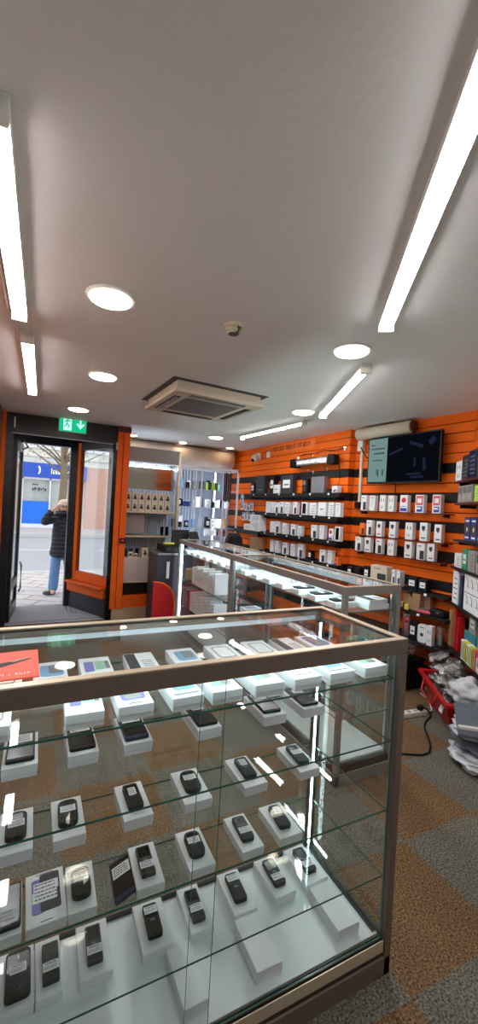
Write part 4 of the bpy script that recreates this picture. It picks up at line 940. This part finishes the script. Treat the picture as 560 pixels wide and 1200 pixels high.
for r0, r1, m_ in ((.055, .03, 'white_plastic'),):
    prof = [(r1, -.03), (r0, -.03), (r0, .03), (r1, .03)]
    rings = [[b.bm.verts.new((rr_ * math.cos(2 * PI * k / n_), y_, rr_ * math.sin(2 * PI * k / n_) + .026)) for rr_, y_ in prof] for k in range(n_)]
    n0 = len(b.bm.faces)
    for k in range(n_):
        A, B = rings[k], rings[(k + 1) % n_]
        for q in range(4): b.bm.faces.new((A[q], B[q], B[(q + 1) % 4], A[(q + 1) % 4]))
    b._new(n0, m_)
b.build('tape', t)
b = MB(); b.cyl((0, -.028, .026), (0, .02, .026), .029, .029, 20, 'deep_blue'); b.build('core', t)

# ------------------------------------------------------------------ floor clutter below the stock
ang = PI / 2 - .61
t = thing('basket', 'red plastic shopping basket heaped with clear packs on the floor', 'basket', (2.93, 2.08, 0), ang)
L_, W_, H_ = .66, .29, .21
def ring(l, w, z): return [(-l / 2, -w / 2, z), (l / 2, -w / 2, z), (l / 2, w / 2, z), (-l / 2, w / 2, z)]
b = MB(); lo = ring(L_ - .16, W_ - .12, .004); hi = ring(L_, W_, H_); li = ring(L_ - .17, W_ - .13, .012); hi2 = ring(L_ - .014, W_ - .014, H_)
n0 = len(b.bm.faces); V_ = [[b.bm.verts.new(p) for p in r_] for r_ in (lo, hi, hi2, li)]
b.bm.faces.new(V_[0][::-1]); b.bm.faces.new(V_[3])
for A, B in zip(V_, V_[1:]):
    for k in range(4): b.bm.faces.new((A[k], A[(k + 1) % 4], B[(k + 1) % 4], B[k]))
b._new(n0, 'red'); b.build('tub', t)
b = MB()
for sx, sy, dx, dy in ((0, 1, L_, .03), (0, -1, L_, .03), (1, 0, .03, W_), (-1, 0, .03, W_)): b.box((sx * L_ / 2, sy * W_ / 2, H_), (dx + .02, dy, .026), 'red', bevel=.006)
b.build('rim', t)
b = MB()
for s in (-1, 1): b.tube([(-.16, s * (W_ / 2 + .012), H_), (-.14, s * (W_ / 2 + .035), H_ - .09), (.14, s * (W_ / 2 + .035), H_ - .09), (.16, s * (W_ / 2 + .012), H_)], .008, 'red')
b.build('handle', t)
b = MB(); b.box((-.2, W_ / 2 - .01, .13), (.06, .004, .05), 'white_card', Matrix.Rotation(.28, 3, 'X')); b.build('price_sticker', t)
rr = random.Random(9); th_ = Vector((math.cos(ang), math.sin(ang), 0)); tw_ = Vector((-math.sin(ang), math.cos(ang), 0))
def crumple(name, size, m, seed, amp=.25, cuts=5):
    r = random.Random(seed); b = MB(); t_ = bmesh.new(); bmesh.ops.create_icosphere(t_, subdivisions=4, radius=1)
    for v in t_.verts:
        f = 1 + amp * (math.sin(v.co.x * 5 + seed) * math.cos(v.co.y * 6 + seed * 2) + .5 * math.sin(v.co.z * 9 + seed)) + r.uniform(-amp, amp) * .14 + amp * .5 * math.sin(v.co.x * 11 + v.co.z * 9 + seed)
        v.co = Vector((v.co.x * size[0] * f, v.co.y * size[1] * f, max(-size[2], v.co.z * size[2] * f)))
    me = bpy.data.meshes.new('t'); t_.to_mesh(me); t_.free(); n0 = len(b.bm.faces); b.bm.from_mesh(me); bpy.data.meshes.remove(me); b._new(n0, m, True)
    return b.mesh(name)
packs = []
for k in range(6):
    b = MB(); b.box((0, 0, 0), (.10, .13, .028), 'clear_plastic', bevel=.008); pm = b.mesh('clear_pack')
    b = MB(); b.box((0, 0, -.006), (.06, .07, .012), ['white_card', 'white_card', 'pale_pink', 'grey_card', 'white_card', 'cream'][k], bevel=.004); b.box((0, .045, -.012), (.08, .03, .003), 'white_card'); packs.append((pm, b.mesh('contents')))
for i in range(54):
    lay = i // 9; j = i % 9
    u = -.14 + .05 * j + rr.uniform(-.015, .015) + .03 * (lay % 2); v = rr.uniform(-.05, .06); z = .09 + .058 * lay + (.02 if j % 2 else 0)
    p = Vector((2.93, 2.08, 0)) + th_ * u + tw_ * v
    k = i % 6; o = link('clear_pack', packs[k][0], None, (p.x, p.y, z), 0); o.rotation_euler = (rr.uniform(-.5, .5), rr.uniform(-.6, .6), rr.random() * 3)
    tag(o, 'clear plastic accessory pack heaped in the red floor basket', 'accessory pack', 'clear packs heaped in the red basket'); link('contents', packs[k][1], o)
t = thing('storage_bin', 'black bin on floor behind red basket, topped with clear bags', 'bin', (3.03, 2.65, 0), 0)
b = MB(); b.ext(-.13, .13, -.13, .13, 0, .24, 'black_plastic', .012); b.build('body', t)
b = MB(); b.ext(-.138, .138, -.138, .138, .24, .262, 'black_plastic', .006); b.build('lid', t)
o = link('clear_bag', crumple('clear_bag', (.11, .10, .06), 'clear_plastic', 3, .18, 3), None, (3.06, 2.66, .325), .3); tag(o, 'crumpled clear bag on top of the black floor bin', 'bag')
b = MB(); b.sphere((0, 0, .03), .055, 'black_plastic', (1.2, .8, .5)); b.box((.05, 0, .03), (.06, .02, .03), 'white_plastic', bevel=.008); tag(b.build('headset', None, (2.95, 2.55, .2625), .4), 'small black and white gadget on front of the black bin', 'gadget')
o = link('white_bag', crumple('white_bag', (.15, .11, .09), 'plastic_bag', 5, .16, 3), None, (2.79, 1.85, .30), .6); tag(o, 'crumpled white carrier bag on near end of red basket, right edge', 'bag')
for i, (x, y, z, sx, sy, sz, m_, lab) in enumerate(((2.52, 1.62, .045, .26, .17, .045, 'plastic_bag', 'pale crumpled plastic sleeve at bottom of the bag pile'), (2.54, 1.64, .125, .22, .15, .04, 'grey_bag', 'grey crumpled plastic bag, second up in the bag pile'), (2.52, 1.64, .2, .2, .14, .035, 'plastic_bag', 'pale plastic bag, third up in the bag pile'))):
    o = link('plastic_bag', crumple('plastic_bag', (sx / 1.3, sy / 1.3, sz), m_, i + 20, .2, 3), None, (x, y, z + .001), .75); tag(o, lab, 'bag', 'bags piled on the floor at the right')
t = thing('grey_folder', 'large flat grey plastic folder on top of floor bag pile', 'folder', (2.53, 1.60, .262), .70)
b = MB(); b.box((0, 0, 0), (.36, .26, .018), 'grey_bag', Matrix.Rotation(-.12, 3, 'Y') @ rotx(-.1), .005); b.build('cover', t)
b = MB(); b.box((-.17, .0, .024), (.02, .26, .02), 'white_plastic', Matrix.Rotation(-.12, 3, 'Y') @ rotx(-.1), .004); b.build('spine', t)
t = thing('power_strip', 'white power strip on carpet behind the near counter corner', 'power strip', (2.63, 2.185, 0), -.1)
b = MB(); b.box((0, 0, .018), (.26, .055, .036), 'white_plastic', bevel=.008); b.build('body', t)
b = MB()
for k in range(4): b.ext(-.1 + .06 * k, -.07 + .06 * k, -.014, .014, .036, .037, 'grey_card')
b.build('socket', t)
b = MB(); b.tube([(.13, 0, .02), (.2, .0, .015), (.27, .08, .012), (.33, .16, .012), (.36, .28, .012)], .006, 'white_plastic'); b.build('lead', t)
t = thing('power_cable', 'black plug and cable curling over the carpet from power strip', 'cable', (0, 0, 0))
b = MB(); b.box((2.712, 2.175, .0545), (.05, .04, .034), 'black_plastic', rotz(.3), .008); b.build('plug', t)
b = MB(); b.tube([(2.73, 2.165, .06), (2.77, 2.14, .03), (2.764, 2.12, .007), (2.66, 2.08, .007), (2.58, 2.03, .007), (2.51, 1.95, .007), (2.468, 1.9, .007), (2.40, 1.83, .007), (2.33, 1.785, .007), (2.262, 1.78, .007), (2.167, 1.829, .007), (2.05, 1.9, .007)], .006, 'black_plastic'); b.build('lead', t)

# ------------------------------------------------------------------ shop window display and glass cabinets at the street side
t = thing('window_display', 'pale shop window display unit with shelves beside the orange pilaster', 'display unit', (1.37, 5.70, 0))
x0, x1 = -.335, .355
b = MB(); b.ext(x0, x1, -.26, .24, .285, .30, 'band'); b.ext(x0, x1, -.2, .24, .30, .455, 'band'); b.build('plinth', t)
b = MB(); b.ext(x0, x1, -.245, -.22, .455, .79, 'pale_pink', .003); b.ext(x0, x1, -.22, .24, .775, .79, 'beige'); b.ext(x0, x1, -.248, -.22, .455, .47, 'cream'); b.build('front_panel', t)
b = MB(); b.ext(x1 - .012, x1 + .022, -.26, -.2, .455, 2.24, 'champagne'); b.ext(x1 - .002, x1 + .01, -.2, .24, .79, 2.2, 'window_glass'); b.build('side_frame', t)
b = MB(); b.ext(x0, x1, .21, .24, .79, 2.1, 'back_white')
for k in range(16): b.cyl((x0 + .03 + k * .043, .205, .79), (x0 + .03 + k * .043, .205, 2.1), .012, .012, 8, 'white_frame')
b.build('ribbed_back', t)
for z in (1.075, 1.40): b = MB(); b.ext(x0, x1, -.2, .2, z - .02, z, 'champagne'); b.build('shelf', t)
b = MB(); b.ext(x0, x1, -.255, -.235, 2.06, 2.245, 'blind_grey'); b.ext(x0, x1, -.255, -.22, 2.045, 2.06, 'white_frame'); b.build('blind', t)
b = MB(); b.ext(x0 + .02, x1 - .02, .1, .115, 2.0, 2.03, 'led_soft'); b.build('led_strip', t)
b = MB(); b.ext(x0, x1 - .03, -.1, -.095, 1.70, 2.0, 'mirror'); b.build('mirror_sheet', t)
b = MB(); b.ext(x0, -.05, -.1, -.095, 1.095, 1.37, 'blind_grey'); b.build('notice_sheet', t)
for r_, z in enumerate((1.4005, 1.5275)):
    for i in range(7): simple_pack('gift_box', .083, .08, .124, 'cream', 'cups', f'cream box with dark print, {ORD[i]} from left, {["lower", "upper"][r_]} row, window display', 'box', (1.083 + i * .09, 5.62, z), PI, 'cream boxes stacked in the window display', 1)
def handset(x, y, z, h, lab, grp, m='black_gloss', w=.045, rz=0, back='charcoal'):
    t = thing('phone', lab, 'mobile phone', (x, y, z), rz, grp)
    mt_ = Matrix(((1, 0, 0, 0), (0, 0, 1, 0), (0, 1, 0, 0), (0, 0, 0, 1)))
    b = MB(); b.prism([(p, q + h / 2) for p, q in rrect(w, h, .006)], 0, .009, back, mt_); b.build('body', t)
    b = MB(); b.prism([(p, q + h / 2) for p, q in rrect(w - .005, h - .008, .004)], -.0008, 0, m, mt_); b.build('screen', t)
    b = MB(); b.box((0, .03, .004), (w * .7, .05, .006), 'clear_plastic'); b.build('stand', t)
for i, x in enumerate((1.075, 1.15, 1.23)): handset(x, 5.56, .7906, .11, f'dark phone standing at bottom of window display, {ORD[i]} from left', 'phones standing in the window display')
handset(1.60, 5.62, .7906, .1, 'dark phone standing at right bottom of window display', 'phones standing in the window display')
for i, x in enumerate((1.575, 1.645)): handset(x, 5.62, 1.0756, .125, f'dark phone on middle shelf of window display, {["left", "right"][i]} of pair', 'phones standing in the window display')
for i, (x, w, h) in enumerate(((1.13, .06, .07), (1.2, .05, .05), (1.32, .08, .12), (1.40, .06, .06))): simple_pack('gift_box', w, .05, h, 'cream', 'cups', f'small cream box at window display bottom, {ORD[i]} from left', 'box', (x, 5.50, .7906), PI, 'small boxes at the window display bottom', 1)
b = MB(); b.box((0, 0, 0), (.07, .03, .06), 'black_plastic', bevel=.006); b.box((0, -.016, 0), (.035, .004, .025), 'red_print'); tag(b.build('door_button', None, (.99, 5.345, 1.02), 0), 'small black wall unit with red front on orange pilaster', 'wall unit')

t = thing('glass_cabinet', 'tall white framed glass cabinet with lit shelves behind the till desk', 'cabinet', (2.39, 6.2, 0))
X0, X1, Y0, Y1 = -.53, .53, -.2, .22
b = MB(); b.ext(X0, X1, Y0, Y1, 0, .75, 'white_panel', .004); b.build('base', t)
for x in (X0 + .014, -.11, .27, X1 - .014):
    for y in (Y0 + .014, Y1 - .014):
        b = MB(); b.box((x, y, 1.43), (.026, .026, 1.36), 'white_frame', bevel=.002); b.build('post', t)
for y in (Y0 + .014, Y1 - .014): b = MB(); b.ext(X0, X1, y - .014, y + .014, 2.10, 2.135, 'white_frame'); b.build('top_rail', t)
for x in (X0 + .014, X1 - .014): b = MB(); b.ext(x - .014, x + .014, Y0, Y1, 2.10, 2.135, 'white_frame'); b.build('top_rail', t)
for z in (1.052, 1.178, 1.50, 1.78): b = MB(); b.pane((0, 0, z - .003), (1.0, .38, .006), 'glass', 'white_frame'); b.build('glass_shelf', t)
for x, y in ((.27, Y0 + .034), (X0 + .03, Y0 + .034), (-.11, Y0 + .034), (.27, Y1 - .03)): b = MB(); b.box((x, y, 1.43), (.012, .006, 1.3), 'led_soft'); b.build('led_strip', t)
for x in (X1 - .012, X0 + .012): b = MB(); b.pane((x, 0, 1.43), (.004, .36, 1.3), 'glass_clear'); b.build('glass_panel', t)
b = MB()
for k in range(9): b.cyl((X0 + .06 + k * .05, .20, .76), (X0 + .06 + k * .05, .20, 2.1), .014, .014, 8, 'white_frame')
b.build('ribbed_back', t)
cg = 'goods in the white glass cabinet'
cab = [(2.449, 1.7806, .07, .12, 'black_plastic', 'lime', 'black phone case edged green, left of pair, top cabinet shelf'), (2.56, 1.7806, .06, .12, 'black_plastic', 'lime', 'black phone case edged green, right of pair, top cabinet shelf'), (2.267, 1.5006, .07, .16, 'white_card', 'lines', 'white box, first from left, second cabinet shelf'), (2.436, 1.5006, .085, .125, 'white_card', 'lines', 'white box, second from left, second cabinet shelf'), (2.60, 1.5006, .075, .125, 'white_card', 'lines', 'white box, third from left, second cabinet shelf'), (2.76, 1.5006, .06, .10, 'white_card', 'lines', 'white box at right end of second cabinet shelf'),
       (2.447, 1.1786, .075, .14, 'black_plastic', 'label', 'black box with white label on third cabinet shelf'), (2.54, 1.1786, .085, .15, 'white_card', 'earbud', 'white box left of its twin on third cabinet shelf'), (2.635, 1.1786, .076, .15, 'white_card', 'earbud', 'white box right of its twin on third cabinet shelf'), (2.733, 1.1786, .076, .155, 'cardboard', 'lines', 'brown box at right end of third cabinet shelf'),
       (2.086, 1.7806, .056, .1, 'black_plastic', 'x', 'small black box at left on top cabinet shelf'), (2.08, 1.5006, .11, .08, 'deep_blue', 'x', 'blue box low at left on second cabinet shelf'), (1.96, 1.5006, .06, .12, 'black_plastic', 'label', 'black box at far left of second cabinet shelf'), (1.99, 1.1786, .056, .08, 'black_plastic', 'x', 'small black box at far left of third cabinet shelf'), (2.092, 1.1786, .056, .1, 'black_plastic', 'label', 'small black box second from left on third cabinet shelf'), (2.50, 1.0526, .19, .1, 'white_card', 'lines', 'wide white box on lowest cabinet shelf'), (2.70, 1.0526, .13, .1, 'maroon', 'x', 'maroon box beside the wide white box, lowest cabinet shelf')]
extra = random.Random(21)
for r_, z in enumerate((1.1786, 1.5006, 1.7806)):
    for k in range(8):
        m_ = extra.choice(['white_card', 'black_plastic', 'navy', 'white_card', 'grey_card', 'charcoal', 'sky_print'])
        cab.append((1.93 + .112 * k, z, .05 + .02 * extra.random(), .09 + .08 * extra.random(), m_, extra.choice(['lines', 'label', 'phone', 'x']), f'{dict(white_card="white", black_plastic="black", navy="navy", grey_card="grey", charcoal="charcoal", sky_print="sky blue")[m_]} pack, {ORD[k]} from left in back row, {["third", "second", "top"][r_]} cabinet shelf'))
for x, z, w, h, body, face, lab in cab:
    o = simple_pack('accessory_box', w, .05, h, body, 'lines' if face == 'lime' else face, lab, 'accessory box', (x, 6.28 if 'back row' in lab else 6.12, z), PI, cg)
    if face == 'lime':
        b = MB()
        for s in (-1, 1): b.ext(s * (w / 2 + .004) - .006, s * (w / 2 + .004) + .006, -.02, .027, 0, h, 'lime')
        b.build('green_edge', o)
t = thing('cable_bundle', 'dark strap bundle hanging from top inside the white cabinet', 'straps', (2.70, 5.975, 1.62), 0)
for k in range(4): b = MB(); b.box((-.05 + .034 * k, .0, .22), (.028, .012, .44 + .02 * (k % 2)), ['maroon', 'black_plastic', 'maroon', 'charcoal'][k], bevel=.004); b.build('strap', t)
b = MB(); b.tube([(-.07, 0, .46), (0, 0, .475), (.07, 0, .46)], .005, 'chrome', 6); b.build('hanger', t)

# till desk with its two screens, tray and the red curved panel
t = thing('till_desk', 'dark till desk at the street end of middle counters', 'desk', (1.40, 5.03, 0))
b = MB(); b.ext(-.08, .52, -.22, .24, 0.02, .90, 'desk', .004); b.build('carcass', t)
b = MB(); b.ext(-.09, .53, -.24, .25, .90, .925, 'grey_metal', .004); b.build('worktop', t)
b = MB(); b.ext(.03, .065, -.226, -.22, .62, .82, 'white_card'); b.build('notice', t)
t = thing('side_panel', 'curved red panel with orange rim at foot of the till desk', 'panel', (1.40, 4.775, 0))
pts = [(-.13, 0), (.13, 0)] + [(.13 - .0 - .26 * (1 - math.cos(a)) * .9, .36 + .22 * math.sin(a)) for a in [PI / 2 * k / 8 for k in range(9)]]
pts = [(-.13, 0), (.13, 0), (.13, .34), (.11, .44), (.06, .52), (-.02, .57), (-.13, .59)]
mt_ = Matrix(((1, 0, 0, 0), (0, 0, 1, 0), (0, 1, 0, 0), (0, 0, 0, 1)))
b = MB(); b.prism(pts, -.02, .02, 'red', mt_); b.build('board', t)
b = MB(); b.tube([(x, -.018, z) for x, z in pts[1:]], .012, 'orange_paint'); b.build('rim', t)
t = thing('till_stand', 'dark cash drawer unit beside the far middle counter', 'cash drawer', (1.49, 5.02, .9255))
b = MB(); b.ext(-.085, .085, -.2, .2, 0, .085, 'black_plastic', .004); b.build('body', t)
b = MB(); b.ext(-.07, .07, -.205, -.2, .015, .065, 'charcoal', .002); b.build('drawer_front', t)
b = MB(); b.tube([(.12 * math.cos(a) * .5, .05 * math.sin(a), 0) for a in [2 * PI * k / 16 for k in range(17)]], .012, 'yellow'); b.sphere((0, 0, .0), .05, 'cream', (1.2, .9, .3)); tag(b.build('coin_tray', None, (1.485, 4.95, 1.0275), .1), 'yellowish round tray on the dark cash drawer', 'tray')
def monitor(x, y, z, w, h, tilt, rz, lab):
    t = thing('monitor', lab, 'monitor', (x, y, z), rz)
    b = MB(); b.box((0, 0, .15 + .0), (w, .025, h), 'charcoal', Matrix.Rotation(tilt, 3, 'X'), .006); b.build('casing', t)
    b = MB(); b.box((0, .0 + .014 * math.cos(tilt), .15 + .014 * math.sin(tilt)), (w - .02, .002, h - .02), 'black_gloss', Matrix.Rotation(tilt, 3, 'X')); b.build('screen', t)
    b = MB(); b.tube([(0, -.02, .012), (0, -.03, .08), (0, -.01, .15)], .014, 'black_plastic'); b.box((0, -.02, .006), (.14, .12, .012), 'black_plastic', bevel=.004); b.build('stand', t)
monitor(1.665, 5.08, .9255, .23, .24, .1, .05, 'dark till monitor seen from behind above the till desk')
monitor(1.84, 5.0, .9255, .19, .22, -.45, .6, 'second dark screen tilted beside the till monitor')

# office chair behind the middle counters
t = thing('office_chair', 'black office chair with curved back behind the middle counters', 'chair', (2.62, 5.0, 0), .5)
def shell(w0, w1, z0, z1, y, th, curve, m):
    b = MB(); nx, nz = 10, 8; n0 = len(b.bm.faces); G = []
    for s in (0, 1):
        g = []
        for j in range(nz + 1):
            v = j / nz; half = (w0 + (w1 - w0) * v) / 2 * (1 if v < .7 else math.sqrt(max(.12, 1 - ((v - .7) / .32) ** 2)))
            g.append([b.bm.verts.new((half * (2 * i / nx - 1), y + s * th - curve * (1 - (2 * i / nx - 1) ** 2), z0 + (z1 - z0) * v)) for i in range(nx + 1)])
        G.append(g)
    for s in (0, 1):
        for j in range(nz):
            for i in range(nx):
                q = (G[s][j][i], G[s][j][i + 1], G[s][j + 1][i + 1], G[s][j + 1][i]); b.bm.faces.new(q if s == 0 else q[::-1])
    for j in range(nz):
        for i in (0, nx): b.bm.faces.new((G[0][j][i], G[1][j][i], G[1][j + 1][i], G[0][j + 1][i]))
    for i in range(nx):
        for j in (0, nz): b.bm.faces.new((G[0][j][i], G[0][j][i + 1], G[1][j][i + 1], G[1][j][i]))
    b._new(n0, m, True); return b
shell(.34, .40, .62, 1.16, .22, .05, -.05, 'charcoal').build('backrest', t)
b = MB(); b.box((0, 0, .47), (.46, .46, .08), 'charcoal', bevel=.03, seg=3); b.build('seat', t)
b = MB(); b.tube([(0, .1, .42), (0, .3, .44), (0, .3, .7)], .02, 'black_plastic'); b.build('back_support', t)
b = MB(); b.cyl((0, 0, .12), (0, 0, .43), .028, .024, 14, 'black_plastic'); b.build('gas_column', t)
b = MB()
for k in range(5): a = 2 * PI * k / 5; b.box((.15 * math.cos(a), .15 * math.sin(a), .1), (.3, .04, .035), 'black_plastic', rotz(a), .008)
b.build('base', t)
for k in range(5): a = 2 * PI * k / 5; b = MB(); b.cyl((.28 * math.cos(a), .28 * math.sin(a) - .012, .04), (.28 * math.cos(a), .28 * math.sin(a) + .012, .04), .04, .04, 14, 'black_plastic'); b.cyl((.28 * math.cos(a), .28 * math.sin(a), .05), (.28 * math.cos(a), .28 * math.sin(a), .1), .008, .008, 8, 'black_plastic'); b.build('caster', t)

# green exit sign on the fascia
t = thing('exit_sign', 'green lit exit sign with running figure and down arrow over doorway', 'exit sign', (.337, 5.375, 2.318))
b = MB(); b.box((0, .008, .105), (.312, .024, .215), 'white_plastic', bevel=.003); b.build('housing', t)
b = MB(); b.ext(-.15, .15, -.006, -.004, .006, .204, 'exit_green'); b.build('face', t)
b = MB()
b.ext(-.105, -.012, -.0075, -.006, .02, .19, 'exit_white')
b.prism([(.04, .105), (.054, .118), (.078, .092), (.078, .17), (.096, .17), (.096, .092), (.12, .118), (.134, .105), (.087, .045)], .006, .0075, 'exit_white', Matrix(((1, 0, 0, 0), (0, 0, -1, 0), (0, 1, 0, 0), (0, 0, 0, 1)))); b.build('pictogram', t)
b = MB(); yf = -.009
b.sphere((-.052, yf, .165), .012, 'exit_green', (1, .2, 1))
for (xa, za), (xb, zb) in (((-.055, .15), (-.066, .10)), ((-.055, .145), (-.036, .125)), ((-.036, .125), (-.026, .138)), ((-.057, .145), (-.08, .132)), ((-.08, .132), (-.085, .112)), ((-.066, .10), (-.045, .08)), ((-.045, .08), (-.05, .05)), ((-.066, .10), (-.08, .07)), ((-.08, .07), (-.1, .066))): b.cyl((xa, yf, za), (xb, yf, zb), .007, .007, 8, 'exit_green')
b.build('running_figure', t)

# ------------------------------------------------------------------ daylight, camera, colour
w = bpy.data.worlds.new('sky'); scn.world = w; w.use_nodes = True
bg = w.node_tree.nodes['Background']; bg.inputs['Color'].default_value = (.90, .95, 1.0, 1); bg.inputs['Strength'].default_value = .68
F, PITCH, ROLL, YAW = 481.0, -.0065, .055, .4563
cp, sp, cr, sr = math.cos(PITCH), math.sin(PITCH), math.cos(ROLL), math.sin(ROLL)
Rm = Matrix(((cr, -sr, 0), (sr, cr, 0), (0, 0, 1))) @ Matrix(((1, 0, 0), (0, cp, sp), (0, -sp, cp)))
s_, c_ = math.sin(YAW), math.cos(YAW)
basis = (Vector((c_, -s_, 0)), Vector((0, 0, -1)), Vector((s_, c_, 0)))
ax = [sum((basis[j] * Rm[i][j] for j in range(3)), Vector()) for i in range(3)]
cam = bpy.data.cameras.new('camera'); co = bpy.data.objects.new('camera', cam); COL.objects.link(co)
cm = Matrix.Identity(4)
for i in range(3): cm[i][0], cm[i][1], cm[i][2] = ax[0][i], -ax[1][i], -ax[2][i]
cm[2][3] = 1.5; co.matrix_world = cm
cam.sensor_fit = 'HORIZONTAL'; cam.sensor_width = 36; cam.lens = 36 * F / 560; cam.clip_start = .02; cam.clip_end = 200
scn.camera = co
scn.view_settings.view_transform = 'Standard'; scn.view_settings.look = 'None'; scn.view_settings.gamma = 1; scn.view_settings.use_curve_mapping = False
scn.view_settings.exposure = 1.38
scn.cycles.transparent_max_bounces = 40; scn.cycles.max_bounces = 10; scn.cycles.diffuse_bounces = 5; scn.cycles.glossy_bounces = 5
scn.cycles.use_denoising = True
scn.cycles.caustics_reflective = False; scn.cycles.caustics_refractive = False
